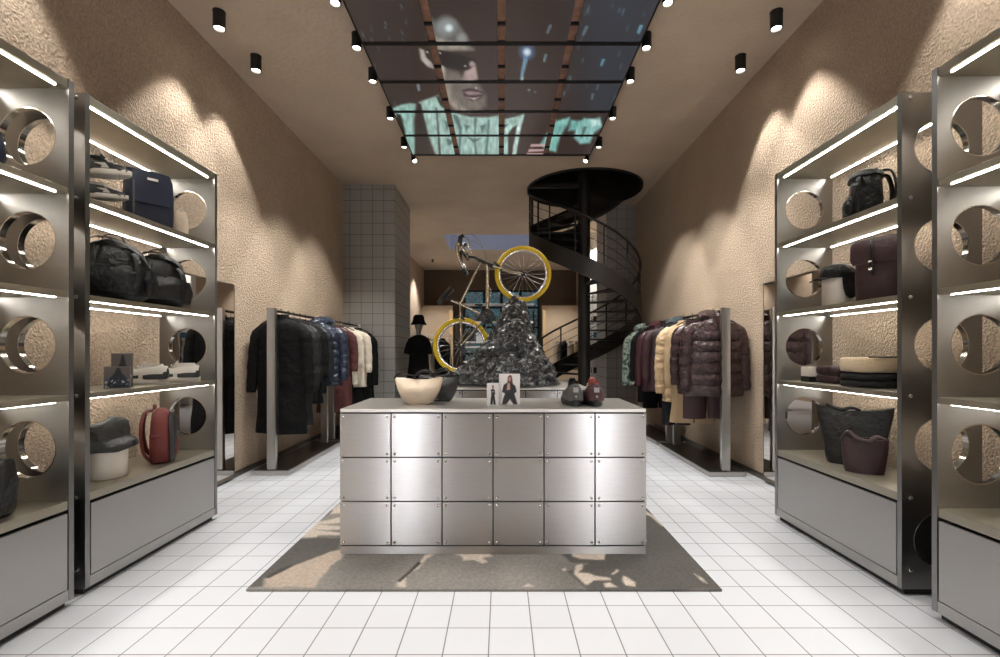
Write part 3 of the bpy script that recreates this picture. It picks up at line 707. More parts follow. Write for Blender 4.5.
def hanger(t, W=.4):
    h = MB().tube([(0, 0, -.05), (0, 0, -.005), (.004, 0, .012), (0, 0, .021), (-.012, 0, .018), (-.017, 0, .004)], .0028, 6)
    h.tube([(-W/2, 0, -.125), (-W/4, 0, -.078), (0, 0, -.055), (W/4, 0, -.078), (W/2, 0, -.125)], .008, 8)
    h.build('hanger', 'hanger_black', t)
def garment(name, label, cat, x, y, m, W=.46, L=.72, D=.15, SL=.6, puff=0, hood=False, flare=1.05, rz=0, group='clothes hanging on the rails', spread=.05, zipc=True, z=1.765, seed=0, lower=None, collar=.045, trim=None):
    t = thing(name, label, cat, (x, y, z), R(rz), group)
    rnd = random.Random(seed+len(label)); ph = rnd.uniform(0, 6)
    hanger(t, W*.8)
    prof = [(-.085, .068, .05), (-.1, .095, .056), (-.12, W*.31, .066), (-.142, W*.43, .075), (-.172, W*.49, .084), (-.21, W*.5, .09)]
    n = int(L/(.014 if puff else .03))
    for i in range(1, n+1):
        q = i/n; zz = -.21-(L-.125)*q; hw = W*.5*(1+(flare-1)*q); hd = .09+(D/2-.09)*min(1, q*3)
        if puff:
            b = abs(sin(pi*((L-.125)*q)/puff))**.55; hw += .012*b-.006; hd += .03*b-.012
        prof.append((zz, hw, hd))
    if puff: prof.append((prof[-1][0]-.004, prof[-1][1]-.02, prof[-1][2]-.02))
    rings = []
    for i, (zz, hw, hd) in enumerate(prof):
        q = max(0, (-zz-.2)/max(L, .1))
        rg_ = ring(0, 0, zz, hw, hd, 40, 2.3, fold=(.018 if puff else .05)*q+.006, k=4, ph=ph)
        rings.append([wob(p, .006+.012*q, 5, seed) for p in rg_])
    b = MB().loft(rings).build('garment_body', m, t, angle=60)
    for s_ in (-1, 1):
        pts = []; rr = []
        N = int(SL/(.016 if puff else .05))
        for i in range(N+1):
            q = i/N; a = q*SL
            px_ = s_*(W*.35+.07*min(1, q*6)+spread*q+.015*sin(q*pi)); py_ = -.035*q*q*(1 if s_ > 0 else .6)-.01; pz = -.15-a*.985
            r_ = (.076*(1-q)+.054*q)*min(1, .5+q*4)
            if puff: r_ *= .96+.16*abs(sin(pi*a/puff))**.6
            else: r_ *= 1+.05*sin(a*38+ph)
            pts.append(wob((px_, py_, pz), .006, 6, seed+s_)); rr.append(r_)
        MB().tube(pts, rr, 18, flat=.8, up=(1, 0, 0)).build('sleeve', m, t, angle=60)
        MB().tube([pts[-1]+Vector((0, 0, .01)), pts[-1]-Vector((0, 0, .014))], [rr[-1]*.93, rr[-1]*.86], 18, flat=.8, up=(1, 0, 0)).build('cuff', trim or m, t)
    if collar:
        MB().loft([ring(0, .004, zz, a_, b_, 28, 2) for zz, a_, b_ in ((-.1, .088, .062), (-.1+collar*.6, .076, .058), (-.1+collar, .07, .055), (-.1+collar-.004, .06, .046), (-.1, .058, .042))]).build('collar', trim or m, t)
    if hood:
        rings = []
        for i in range(13):
            a = pi*i/12-.0; cx_ = .115*cos(a); cy_ = .02+.075*sin(a); r_ = .034+.026*sin(a)
            rings.append((Vector((cx_, cy_-.04*(1-sin(a)), -.085+.045*sin(a))), r_))
        MB().tube([p for p, _ in rings], [r for _, r in rings], 14, flat=1.35, up=(0, 0, 1)).build('hood', m, t)
    if zipc:
        fz = []; 
        for i, (zz, hw, hd) in enumerate(prof[2:]):
            p = min(rings_pt(b, zz), key=lambda v: v[1]) if False else None
            fz.append((0, -hd-.004-.012*(zz < -.2)*min(1, (-zz-.2)*2), zz))
        bb = b.data.vertices; step = 40; fr_ = []
        for i in range(2, len(prof)): 
            v = bb[i*step+30].co; fr_.append((v.x, v.y-.001, v.z))
        rg2 = [[Vector((x_-.007, y_+.003, z_)), Vector((x_-.007, y_-.004, z_)), Vector((x_+.007, y_-.004, z_)), Vector((x_+.007, y_+.003, z_))] for x_, y_, z_ in fr_]
        MB().loft(rg2).build('front_zip', 'zip', t, angle=60)
    if lower:
        lm, l0, l1, lw = lower
        rings = [[wob(p, .008, 4, seed+3) for p in ring(0, 0, -l0-(l1-l0)*i/10, lw*(.82+.2*i/10), .05+.01*i/10, 32, 2.4, fold=.04+.03*i/10, k=5, ph=ph)] for i in range(11)]
        MB().loft(rings).build('layered_lower_garment', lm, t, angle=60)
    return t
def trousers(label, x, y, m, W=.36, L=.95, rz=0, z=1.765, seed=0, cat='trousers', group='clothes hanging on the rails'):
    t = thing('hanging_trousers', label, cat, (x, y, z), R(rz), group)
    h = MB().tube([(0, 0, -.07), (0, 0, -.005), (.004, 0, .012), (0, 0, .021), (-.012, 0, .018), (-.017, 0, .004)], .0028, 6)
    h.box(-W*.45, W*.45, -.006, .006, -.085, -.07); h.build('hanger', 'hanger_black', t)
    MB().loft([[wob(p, .004, 7, seed) for p in ring(0, 0, -.09-.26*i/6, W*.46*(1+.1*i/6), .035+.012*i/6, 30, 2.6)] for i in range(7)]).build('waist_and_hip', m, t, angle=60)
    for s_ in (-1, 1):
        MB().loft([[wob(p, .007, 5, seed+s_) for p in ring(s_*W*(.25+.02*i/12), 0, -.33-(L-.33)*i/12, W*(.262-.02*i/12), .05-.005*i/12, 22, 2.3, fold=.03, k=4, ph=i*.2)] for i in range(13)]).build('trouser_leg', m, t, angle=60)
    return t
G = garment
# left rail, near
G('long_coat', 'long black coat on the left clothes rail, nearest the camera', 'coat', -2.41, 5.22, 'g_black', W=.52, L=1.25, SL=.74, flare=1.12, rz=-4, spread=.075, collar=.06, seed=1)
G('long_coat', 'dark grey technical coat hanging just behind the long black coat', 'coat', -2.42, 5.42, 'g_charcoal', W=.46, L=1.2, SL=.74, flare=1.08, rz=8, seed=2)
G('hanging_jacket', 'black jacket hanging behind the dark grey coat on the left rail', 'jacket', -2.45, 5.62, 'g_blacktech', W=.46, L=.95, SL=.66, rz=8, seed=3)
G('hanging_jacket', 'black soft jacket hanging right before the navy blue jacket on the left rail', 'jacket', -2.45, 5.79, 'g_black', W=.46, L=.98, SL=.6, rz=12, seed=4)
G('hanging_jacket', 'navy blue jacket next to the blue puffer on the left rail', 'jacket', -2.46, 5.98, 'g_navy', W=.46, L=.88, SL=.62, rz=14, seed=5, lower=('g_navy', .6, 1.1, .2))
G('puffer_jacket', 'shiny blue quilted puffer jacket on the left rail', 'jacket', -2.36, 6.22, 'g_bluepuff', W=.5, L=.8, D=.2, SL=.66, puff=.105, hood=True, rz=10, seed=6)
G('hanging_jacket', 'dark plum jacket just behind the blue puffer jacket', 'jacket', -2.42, 6.5, 'g_darkred', W=.44, L=.72, SL=.55, rz=10, seed=7)
# left rail, far
G('hooded_dress', 'rust red long dress hanging on the far left rail', 'dress', -2.44, 6.98, 'g_rust', W=.44, L=1.25, SL=.58, flare=1.1, rz=10, seed=8, zipc=False)
G('hanging_shirt', 'cream shirt on the far left rail, beside the rust red dress', 'shirt', -2.44, 7.22, 'g_cream', W=.5, L=.85, SL=.5, rz=8, seed=9, zipc=False, collar=.03, lower=('g_black', .6, 1.25, .2))
G('hanging_jacket', 'cream jacket on the far left rail, in front of the dark coat', 'jacket', -2.40, 7.5, 'g_cream', W=.52, L=.92, SL=.62, rz=6, seed=10, collar=.04, lower=('g_black', .7, 1.35, .22))
G('long_coat', 'black coat at the far end of the far left rail', 'coat', -2.39, 7.86, 'g_black', W=.5, L=1.15, SL=.85, rz=8, seed=11)
# right rail, near
G('puffer_jacket', 'glossy dark brown quilted puffer jacket nearest the camera on the right rail', 'jacket', 2.31, 5.18, 'g_brownpuff', W=.6, L=.84, D=.22, SL=.7, puff=.12, hood=True, rz=4, spread=.05, seed=12)
trousers('burgundy wide trousers showing below the nearest dark brown puffer jacket', 2.33, 5.4, 'g_burgundy', W=.52, L=1.2, seed=13)
G('puffer_jacket', 'second glossy dark brown puffer jacket, just behind the nearest one', 'jacket', 2.34, 5.58, 'g_brownpuff', W=.5, L=.86, D=.18, SL=.68, puff=.12, rz=-6, seed=14)
G('long_coat', 'tan long coat between the brown and the beige puffer jackets', 'coat', 2.32, 5.78, 'g_tan', W=.46, L=1.22, SL=.7, rz=-8, seed=15)
G('puffer_jacket', 'beige quilted puffer jacket on the right rail', 'jacket', 2.30, 6.0, 'g_beigepuff', W=.48, L=.98, D=.19, SL=.82, puff=.115, rz=-10, spread=.06, seed=16)
G('hanging_jacket', 'dark teal jacket behind the beige puffer jacket on the right rail', 'jacket', 2.34, 6.22, 'g_teal', W=.46, L=.72, SL=.6, hood=True, rz=-10, seed=17)
trousers('dark navy trousers at the far end of the near right rail', 2.34, 6.38, 'g_navy', W=.36, L=1.42, seed=18)
# right rail, far
G('hanging_jacket', 'dark plum jacket nearest the camera on the far right rail', 'jacket', 2.38, 6.86, 'g_burgundy', W=.5, L=.92, SL=.7, rz=-6, seed=19)
G('hanging_jacket', 'wine red jacket with smooth sleeves on the far right rail', 'jacket', 2.36, 7.08, 'g_wine', W=.52, L=.95, SL=.8, hood=True, rz=-8, spread=.06, seed=20)
trousers('black wide trousers below the wine red jacket on the far right rail', 2.38, 7.24, 'g_black', W=.44, L=1.3, seed=21)
G('hanging_jacket', 'black jacket between the wine red and the camouflage jackets', 'jacket', 2.36, 7.44, 'g_black', W=.48, L=.9, SL=.75, rz=-8, seed=22)
trousers('black trousers beside the camouflage jacket on the far right rail', 2.38, 7.6, 'g_blacktech', W=.4, L=1.25, seed=23)
G('hanging_jacket', 'pale green camouflage hooded jacket at the far end of the right rail', 'jacket', 2.34, 7.8, 'g_camo', W=.5, L=.9, SL=.85, hood=True, rz=-6, spread=.06, seed=24)

# rear small rails with clothes
def small_rail(label, x, y, w):
    r = thing('small_clothes_rail', label, 'clothes rail', (x, y, 0), 0, 'small clothes rails at the rear')
    MB().tube([(-w/2, 0, 0), (-w/2, 0, 1.7), (w/2, 0, 1.7), (w/2, 0, 0)], .014, 8).build('frame', 'rack_steel', r, angle=60)
    for s_ in (-1, 1): MB().box(s_*w/2-.02, s_*w/2+.02, -.25, .25, 0, .02).build('foot', 'rack_steel', r, smooth=False)
small_rail('small rail of clothes far back on the right, seen past the stair', 2.0, 13.6, 1.0)
for i, (dx, m, lb) in enumerate(((-.38, 'g_cream', 'cream jacket at the left end of the rear right rail'), (-.2, 'g_black', 'black jacket second on the rear right rail'), (-.02, 'g_cream', 'cream jacket in the middle of the rear right rail'), (.16, 'g_tan', 'tan jacket on the rear right rail, right of the middle'), (.34, 'g_charcoal', 'dark grey jacket at the right end of the rear right rail'))):
    G('hanging_jacket', lb, 'jacket', 2.0+dx, 13.6, m, W=.42, L=.8, SL=.6, rz=68, z=1.68, seed=30+i, zipc=False, group='clothes at the rear of the shop')
small_rail('small rail of clothes behind the mannequin', -1.62, 10.9, .9)
for i, (dx, m, lb) in enumerate(((-.22, 'g_charcoal', 'dark grey jacket on the rail just behind the mannequin'), (-.05, 'g_tan', 'tan coat hanging behind the mannequin'), (.1, 'g_cream', 'cream jacket hanging behind and right of the mannequin'), (.27, 'g_black', 'black jacket at the right end of the rail behind the mannequin'))):
    G('hanging_jacket', lb, 'jacket', -1.62+dx, 10.9, m, W=.42, L=.95, SL=.62, rz=66, z=1.68, seed=40+i, zipc=False, group='clothes at the rear of the shop')

# mannequin
mat('mannequin_grey', (128, 122, 114), .5)
mn = thing('mannequin', 'mannequin in a black dress and black bucket hat beside the grey tiled pillar', 'mannequin', (-1.6, 9.2, 0))
MB().lathe([(.17, 0), (.17, .012), (.03, .02), (.018, .03), (.018, .75)], seg=28).build('stand', 'rack_steel', mn)
MB().loft([ring(0, 0, z, a, b, 24, 2.1) for z, a, b in ((.72, .12, .09), (.9, .15, .1), (1.1, .12, .09), (1.35, .16, .11), (1.5, .17, .1), (1.58, .1, .07), (1.62, .05, .05), (1.7, .045, .048), (1.74, .055, .065), (1.8, .075, .09), (1.87, .08, .1), (1.94, .07, .09), (1.99, .03, .05))]).build('body_form', 'mannequin_grey', mn, angle=70)
MB().loft([[wob(p, .012, 4, 2) for p in ring(0, 0, z, a, b, 36, 2.2, fold=f, k=6)] for z, a, b, f in ((1.64, .065, .06, 0), (1.62, .12, .08, 0), (1.57, .2, .11, .01), (1.5, .19, .12, .01), (1.3, .18, .13, .02), (1.1, .19, .14, .03), (.8, .21, .15, .05), (.5, .23, .16, .06), (.3, .24, .17, .07))]).build('dress', 'g_black', mn, angle=60)
for s_ in (-1, 1):
    MB().tube([(s_*.13, 0, 1.56), (s_*.18, -.02, 1.46), (s_*.2, -.05, 1.36), (s_*.21, -.07, 1.28)], [.06, .062, .065, .066], 16, flat=.8).build('dress_sleeve', 'g_black', mn)
MB().lathe([(.001, 2.035), (.075, 2.03), (.1, 2.0), (.112, 1.92), (.15, 1.845), (.145, 1.84), (.104, 1.9)], seg=32, cap=False, sy=1.1).build('bucket_hat', 'g_black', mn)

# ============================================================ WHITE SHELVES far behind the stair and in the street window
def open_rack(name, label, x, y, w, d, h, levels, m, rz=0):
    r = thing(name, label, 'shelving', (x, y, 0), rz)
    for a in (-w/2, w/2-.03):
        for b in (-d/2, d/2-.03): MB().box(a, a+.03, b, b+.03, 0, h).build('upright', m, r, smooth=False)
    for z in levels: MB().box(-w/2, w/2, -d/2, d/2, z, z+.05).build('shelf', 'white_paint', r, smooth=False)
    return r
lev = (.3, .8, 1.12, 1.65, 1.98, 2.62)
open_rack('window_display_rack', 'white shelved rack standing in front of the street window', -.1, 16.3, 2.4, .4, 2.7, (.4, .95, 1.45, 1.62, 2.3, 2.9), 'black_metal')
wn_r = random.Random(5)
mat('box_blue', (40, 110, 150), .5); mat('box_white', (220, 222, 222), .5); mat('box_dark', (34, 32, 32), .6); mat('box_green', (44, 120, 96), .5)
tagsb = []
k = 0
for z in (.45, 1.0, 1.67, 2.35):
    for x in (-1.1, -.75, -.35, .05, .4, .8):
        if wn_r.random() < .22: continue
        k += 1; m = wn_r.choice(['box_dark', 'box_dark', 'box_white', 'box_blue', 'box_green']); w_ = wn_r.uniform(.22, .32); h_ = wn_r.uniform(.14, .3)
        o = thing('storage_box', '%s box, %s shelf of the white window rack, %s' % ({'box_dark': 'black', 'box_white': 'white', 'box_blue': 'blue', 'box_green': 'green'}[m], {.45: 'lowest', 1.0: 'second', 1.67: 'third', 2.35: 'upper'}[z], {-1.1: 'at its left end', -.75: 'second place from the left', -.35: 'left of its middle', .05: 'at its middle', .4: 'right of its middle', .8: 'near its right end'}[x]), 'box', (x+.02, 16.3, z+.0005), 0, 'boxes on the window rack')
        MB().box(-w_/2, w_/2, -.13, .13, 0, h_*.8).build('box_body', m, o, smooth=False, bevel=.004); MB().box(-w_/2-.006, w_/2+.006, -.136, .136, h_*.8, h_).build('lid', m, o, smooth=False, bevel=.004)
open_rack('white_shelf', 'white shelves against the bright wall stub, seen through the stair treads', 2.4, 11.5, .5, .4, 2.55, (.25, .75, 1.2, 1.6, 1.98, 2.5), 'white_paint')
k = 0
for z in (.8, 1.25, 1.65, 2.03, 2.55):
    for x in (2.28, 2.52):
        k += 1; m = ['box_white', 'box_dark', 'box_blue'][k % 3]
        o = thing('folded_stack', '%s folded stack on the %s level of the white shelves, %s side' % ({'box_dark': 'black', 'box_white': 'white', 'box_blue': 'blue'}[m], {.8: 'lowest', 1.25: 'second', 1.65: 'third', 2.03: 'fourth', 2.55: 'top'}[z], 'left' if x < 2.4 else 'right'), 'folded clothes', (x, 11.5, z+.0005), 0, 'stacks on the white shelves')
        MB().box(-.1, .1, -.14, .14, 0, .07).build('folded_piece', m, o, smooth=True, bevel=.02); MB().box(-.095, .095, -.135, .135, .071, .14).build('folded_piece', m, o, smooth=True, bevel=.02)
# ============================================================ ROCK
mat('rock', (30, 31, 33), .28, spec=.6, bump=.9, bscale=26)
rk = MATS['rock']; t_ = rk.node_tree; pn = [n for n in t_.nodes if n.type == 'BSDF_PRINCIPLED'][0]
tc_ = t_.nodes.new('ShaderNodeTexCoord'); n_ = t_.nodes.new('ShaderNodeTexNoise'); n_.inputs['Scale'].default_value = 13; n_.inputs['Detail'].default_value = 9; n_.inputs['Roughness'].default_value = .74; n_.inputs['Distortion'].default_value = 1.2
cr_ = t_.nodes.new('ShaderNodeValToRGB'); cr_.color_ramp.elements[0].position = .42; cr_.color_ramp.elements[0].color = lin((26, 27, 29)); cr_.color_ramp.elements[1].position = .66; cr_.color_ramp.elements[1].color = lin((215, 217, 217))
ee = cr_.color_ramp.elements.new(.53); ee.color = lin((70, 72, 75))
t_.links.new(tc_.outputs['Object'], n_.inputs['Vector']); t_.links.new(n_.outputs['Fac'], cr_.inputs[0]); t_.links.new(cr_.outputs[0], pn.inputs['Base Color'])
BD = 5.66
SIL = [(388, 424, 557), (382, 430, 556.5), (374, 452, 554), (366, 466, 550), (358, 474, 545), (350, 480, 540), (342, 487, 536), (334, 492, 532), (326, 496, 530), (318, 500, 529), (310, 503, 527), (303, 507, 524), (298, 511, 519)]
root = thing('rock_sculpture', 'dark crumpled rock-like sculpture under the bicycle on the rear counter', 'sculpture', (.0, BD, .9505))
rings = []; NS = 110; zs = []
def silat(py):
    for (y1, l1, r1), (y2, l2, r2) in zip(SIL, SIL[1:]):
        if y2 <= py <= y1:
            q = (y1-py)/(y1-y2); return l1+(l2-l1)*q, r1+(r2-r1)*q
    return SIL[-1][1:]
NR = 70
for i in range(NR+1):
    py = 388-(388-298)*i/NR; l, r = silat(py); xl = (l-CX)*BD/F; xr = (r-CX)*BD/F; z = H-(py-CY)*BD/F-.9505
    q = i/NR; hd = .58*(1-q)**.85+.05
    ax_ = (.0+.1*q) # ridge line
    rg_ = []
    for k in range(NS):
        a = 2*pi*k/NS; c_, s_ = cos(a), sin(a); mx_ = .09 if q < .3 else (xl+xr)/2
        mx_ = (xl+xr)/2*(min(1, q/.3))+.16*(1-min(1, q/.3))
        hx = (xr-mx_) if c_ > 0 else (mx_-xl)
        yy = hd*(abs(s_)**.9)*(1 if s_ > 0 else -1)
        if c_ < -.3 and q < .35: yy *= .75
        rg_.append(Vector((mx_+hx*c_, yy, max(0, z))))
    rings.append(rg_)
out = []
for i, rg_ in enumerate(rings):
    q = i/NR; o2 = []
    for p in rg_:
        P = Vector((p.x*7, p.y*7, p.z*9)); d = 0; a_ = .045*(1-.35*q)
        for oc in range(4):
            d += a_*(1-2*abs(noise.noise(P+Vector((3, 1, oc*7))))); a_ *= .55; P *= 2.1
        rad = Vector((p.x-.12, p.y, 0)); L_ = rad.length or 1; rad /= L_
        w_ = min(1, i/2)
        v = p+rad*(d-.035)*w_+Vector((0, 0, .35*d*w_)); v.z = max(0, v.z); o2.append(v)
    out.append(o2)
out.append([Vector((out[-1][0].x*0+(.07), 0, out[-1][0].z+.02))+(p-Vector((.07, 0, p.z)))*.35 for p in out[-1]])
MB().loft(out).build('rock_mass', 'rock', root, angle=28)
# pleated dark film draped over the lower right flank
mat('film', (52, 56, 60), .22, bump=.4, bscale=50, spec=.7)
rings = []
for i in range(15):
    q = i/14; z = .36*(1-q); hx = .2+.24*q**.6
    rings.append([Vector((.22+(hx+.014*sin(a_*1)*(1 if 1 else 0))*cos(R(-75+110*j/59)), (.28+.26*q)*sin(R(-75+110*j/59))+.0, max(.002, z)))+Vector((cos(R(-75+110*j/59)), sin(R(-75+110*j/59)), 0))*(.012*sin(j*1.9)+.008*noise.noise(Vector((j*.5, q*4, 0)))) for j in range(60)])
fl = MB().loft(rings, cap=False, closed=False)
n0 = len(fl.v)
inner = MB().loft([[v-Vector((.006, -.004, 0)) for v in r_] for r_ in rings], cap=False, closed=False)
fl.add(inner.v, inner.f).build('draped_film', 'film', root, angle=50)

# ============================================================ BICYCLE (in its own vertical plane, photo pixels -> metres at its distance)
BY = 5.66
bk = thing('bicycle', 'racing bicycle with yellow tyres reared up on the dark rock sculpture', 'bicycle', (at(515, 300, BY).x, BY, at(515, 300, BY).z))
O = Vector(bk.location)
def bp(px, py, dy=0): return at(px, py, BY)-O+Vector((0, dy, 0))
mat('tyre_yellow', (232, 196, 22), .45); mat('rim_dark', (38, 36, 34), .3, .6); mat('spoke', (200, 196, 188), .25, 1)
mat('frame_silver', (176, 164, 142), .24, .9); mat('bike_black', (18, 18, 18), .4); mat('chain', (120, 112, 100), .35, .9)
def wheel(px, py, nm):
    c = bp(px, py); Ro = .337
    w = bpy.data.objects.new(nm, None); COL.objects.link(w); w.parent = bk; w.location = c
    MB().lathe([(Ro-.052, -.012), (Ro-.045, -.022), (Ro-.02, -.027), (Ro-.006, -.017), (Ro, 0), (Ro-.006, .017), (Ro-.02, .027), (Ro-.045, .022), (Ro-.052, .012), (Ro-.052, -.012)], seg=96, axis='Y', cap=False).build('tyre', 'tyre_yellow', w, angle=60)
    MB().lathe([(Ro-.051, -.011), (Ro-.063, -.013), (Ro-.072, -.006), (Ro-.072, .006), (Ro-.063, .013), (Ro-.051, .011), (Ro-.051, -.011)], seg=96, axis='Y', cap=False).build('wheel_rim', 'spoke', w, angle=60)
    MB().lathe([(.01, -.06), (.012, -.045), (.026, -.04), (.026, -.034), (.014, -.03), (.014, .03), (.026, .034), (.026, .04), (.012, .045), (.01, .06)], seg=20, axis='Y').build('hub', 'bike_black', w)
    for k in range(24):
        a = 2*pi*k/24; a2 = a+(.9 if k % 2 else -.9)*.55; s_ = .034 if (k//2) % 2 else -.034
        MB().tube([(.024*cos(a2), s_, .024*sin(a2)), ((Ro-.068)*cos(a), 0, (Ro-.068)*sin(a))], .0016, 5).build('spoke', 'spoke', w)
    return w
wheel(461.3, 345.8, 'rear_wheel'); wheel(523, 274, 'front_wheel')
def tb(name, pts, r, m='frame_silver', **k): return MB().tube(pts, r, 12, **k).build(name, m, bk)
BB = (487, 316.5); HT = (482.5, 262); HB = (490.5, 265.5); STt = (460.5, 303.5)
tb('seat_tube', [bp(451.5, 300.5), bp(460.5, 304), bp(*BB)], [.014, .017, .018])
tb('top_tube', [bp(480.5, 262.5), bp(460, 304.5)], .0175)
tb('down_tube', [bp(487.2, 264), bp(487.6, 316)], .02)
tb('head_tube', [bp(479, 260.2), bp(492.5, 266)], .022, 'bike_black')
for s_ in (-1, 1):
    tb('seat_stay', [bp(460, 304.5, s_*.02), bp(461, 318, s_*.045), bp(461.3, 345.8, s_*.06)], .009)
    tb('chain_stay', [bp(487, 316.5, s_*.025), bp(474, 331, s_*.045), bp(461.3, 345.8, s_*.06)], .01)
    tb('fork_blade', [bp(493, 266.3, s_*.035), bp(503, 269.5, s_*.047), bp(514, 272.3, s_*.05), bp(523, 274, s_*.055)], [.014, .013, .011, .009])
MB().tube([bp(492.5, 266, -.045), bp(492.5, 266, .045)], .02, 12).build('fork_crown', 'bike_black', bk)
tb('stem', [bp(480, 260.5), bp(474.5, 257.5), bp(467.5, 256.5)], .016, 'bike_black')
# drop bar
for s_ in (-1, 1):
    MB().tube([bp(467.5, 256.5, 0)]+smooth_path([bp(467.5, 256.5, s_*.12), bp(466.5, 255.5, s_*.2), bp(463, 250.5, s_*.21), bp(460, 247.5, s_*.215), bp(458.8, 251, s_*.22), bp(459.5, 258, s_*.225), bp(462, 266, s_*.225), bp(465.5, 271.5, s_*.225)]), .021, 12).build('handlebar', 'bike_black' if s_ > 0 else 'frame_silver', bk)
    MB().tube([bp(463, 250.5, s_*.21), bp(461.5, 246, s_*.212), bp(462, 241.5, s_*.212), bp(465, 239.5, s_*.212)], [.024, .03, .032, .024], 12, flat=.9).build('brake_hood', 'bike_black', bk)
    MB().tube([bp(465, 241, s_*.212), bp(469.5, 244, s_*.22), bp(470.5, 249, s_*.225), bp(469, 253, s_*.225)], [.006, .008, .007, .005], 8).build('brake_lever', 'bolt_steel', bk)
    MB().tube(smooth_path([bp(464.5, 240, s_*.21), bp(472, 238, s_*.17), bp(480, 243, s_*.09), bp(484, 252, s_*.03), bp(487, 262, s_*.01)]), .003, 6).build('brake_cable', 'bolt_steel', bk)
for q, (a_, b_) in enumerate((((462, 266), (465.5, 271.5)),)):
    for s_ in (-1, 1): MB().tube([bp(*a_, s_*.225), bp(*b_, s_*.225)], [.022, .024], 12).build('bar_end_grip', 'bolt_steel' if s_ < 0 else 'bike_black', bk)
# saddle
d_ = (bp(451.5, 294)-bp(438.5, 304)); d_.normalize()
sd = MB(); A = bp(438.8, 303.8); B = bp(452, 288.5); rings = []
for i in range(13):
    q = i/12; p = A.lerp(B, q)+Vector((-.012, 0, .0))*sin(q*pi); w_ = .034+.055*max(0, (q-.35)/.65)**1.3 if q > .35 else .028
    nrm = Vector(((B-A).z, 0, -(B-A).x)).normalized()
    rings.append([p+Vector((0, w_*cos(2*pi*k/16), 0))+nrm*(.032*sin(2*pi*k/16)+.012*(cos(2*pi*k/16)**2)) for k in range(16)])
# nose of the saddle points towards the front of the bicycle
sd.loft(rings).build('saddle', 'bike_black', bk, angle=60)
tb('seat_post', [bp(445.5, 297.5), bp(452, 300.7)], .0135, 'bike_black')
# cranks
cc = bp(*BB)
MB().lathe([(.045, -.052), (.078, -.05), (.09, -.048), (.09, -.044), (.078, -.042), (.045, -.042), (.045, -.052)], tuple(cc), 40, 'Y', cap=False).build('chainring', 'bike_black', bk)
MB().lathe([(.022, -.07), (.022, .07)], tuple(cc), 20, 'Y').build('bottom_bracket', 'bike_black', bk)
for k in range(5):
    a = 2*pi*k/5; MB().tube([cc+Vector((0, -.047, 0)), cc+Vector((.075*cos(a), -.047, .075*sin(a)))], [.012, .007], 8, flat=.6).build('chainring_arm', 'bike_black', bk)
for s_, e_ in ((-1, bp(495.5, 329)), (1, bp(478.5, 304))):
    MB().tube([cc+Vector((0, s_*.075, 0)), e_+Vector((0, s_*.085, 0))], [.014, .011], 10).build('crank_arm', 'bike_black', bk)
    pd = e_+Vector((0, s_*.13, 0)); MB().box(pd.x-.045, pd.x+.045, pd.y-.045, pd.y+.045, pd.z-.011, pd.z+.011).build('pedal', 'bike_black', bk, smooth=False, bevel=.004)
hc = bp(461.3, 345.8)
MB().lathe([(.012, -.058), (.04, -.056), (.042, -.05), (.034, -.045), (.03, -.035), (.012, -.034)], tuple(hc), 28, 'Y').build('rear_sprocket', 'bike_black', bk)
dr = (cc-hc).normalized(); nn = Vector((dr.z, 0, -dr.x))
for s_ in (-1, 1): MB().tube([hc+Vector((0, -.05, 0))+nn*s_*.04, cc+Vector((0, -.047, 0))+nn*s_*.088], .0045, 6).build('chain', 'chain', bk)
MB().box(-.02, .02, -.012, .012, -.05, .05).xf(Matrix.Translation(hc+Vector((.03, -.06, -.06)))).build('derailleur', 'bike_black', bk, smooth=False, bevel=.006)
tb('front_brake', [bp(494, 262.5, -.03), bp(499, 266.5, -.03), bp(502, 271, -.03)], .013, 'bike_black')
tb('rear_brake', [bp(455, 318, -.03), bp(461, 316.5, -.03), bp(465, 320, -.03)], .012, 'bike_black')
tb('bottle_cage', [bp(487, 285, -.03), bp(491, 290, -.035), bp(491, 302, -.035), bp(487, 306, -.03)], .004, 'bolt_steel')

# ============================================================ BAGS, HATS, SHOES
mat('leather_black', (18, 17, 17), .4, bump=.8, bscale=13, spec=.4, bd=.03)
mat('nylon_black', (11, 11, 12), .45, bump=1, bscale=12, spec=.35, bd=.035)
mat('nylon_grey', (27, 27, 27), .5, bump=.9, bscale=12, bd=.03)
mat('bag_cream', (224, 204, 178), .42, bump=.8, bscale=9, bd=.03)
mat('bag_dark', (38, 37, 37), .42, bump=.8, bscale=11, bd=.03)
mat('bag_wine', (54, 32, 36), .45, bump=.8, bscale=11, bd=.02)
mat('bag_red', (104, 42, 38), .6, bump=.35, bscale=26)
mat('bag_navy', (22, 32, 52), .55, bump=.3, bscale=20)
mat('plinth_cream', (236, 228, 214), .5)
mat('mesh_white', (190, 184, 174), .7); mat('sole_white', (222, 214, 200), .6); mat('shoe_black', (22, 22, 22), .5); mat('shoe_grey', (72, 70, 68), .6, bump=.3, bscale=80); mat('shoe_brown', (70, 40, 40), .6, bump=.3, bscale=80)
mat('heel_silver', (150, 150, 148), .5, .3); mat('orange', (170, 96, 84), .6); mat('knit_beige', (200, 178, 144), .95, bump=.6, bscale=90, sheen=.3); mat('knit_black', (24, 23, 23), .9, bump=.5, bscale=70)
mat('white_card', (226, 224, 220), .6); mat('lace_white', (225, 220, 212), .7)
def soft(t, name, m, prof, e=3.2, n=36, fold=.01, k=5, amp=.006, sc=7, c=(0, 0), seed=0):
    return MB().loft([[wob(p, amp, sc, seed) for p in ring(c[0]+(r[3] if len(r) > 3 else 0), c[1]+(r[4] if len(r) > 4 else 0), r[0], r[1], r[2], n, e, fold, k, seed)] for r in prof]).build(name, m, t, angle=60)
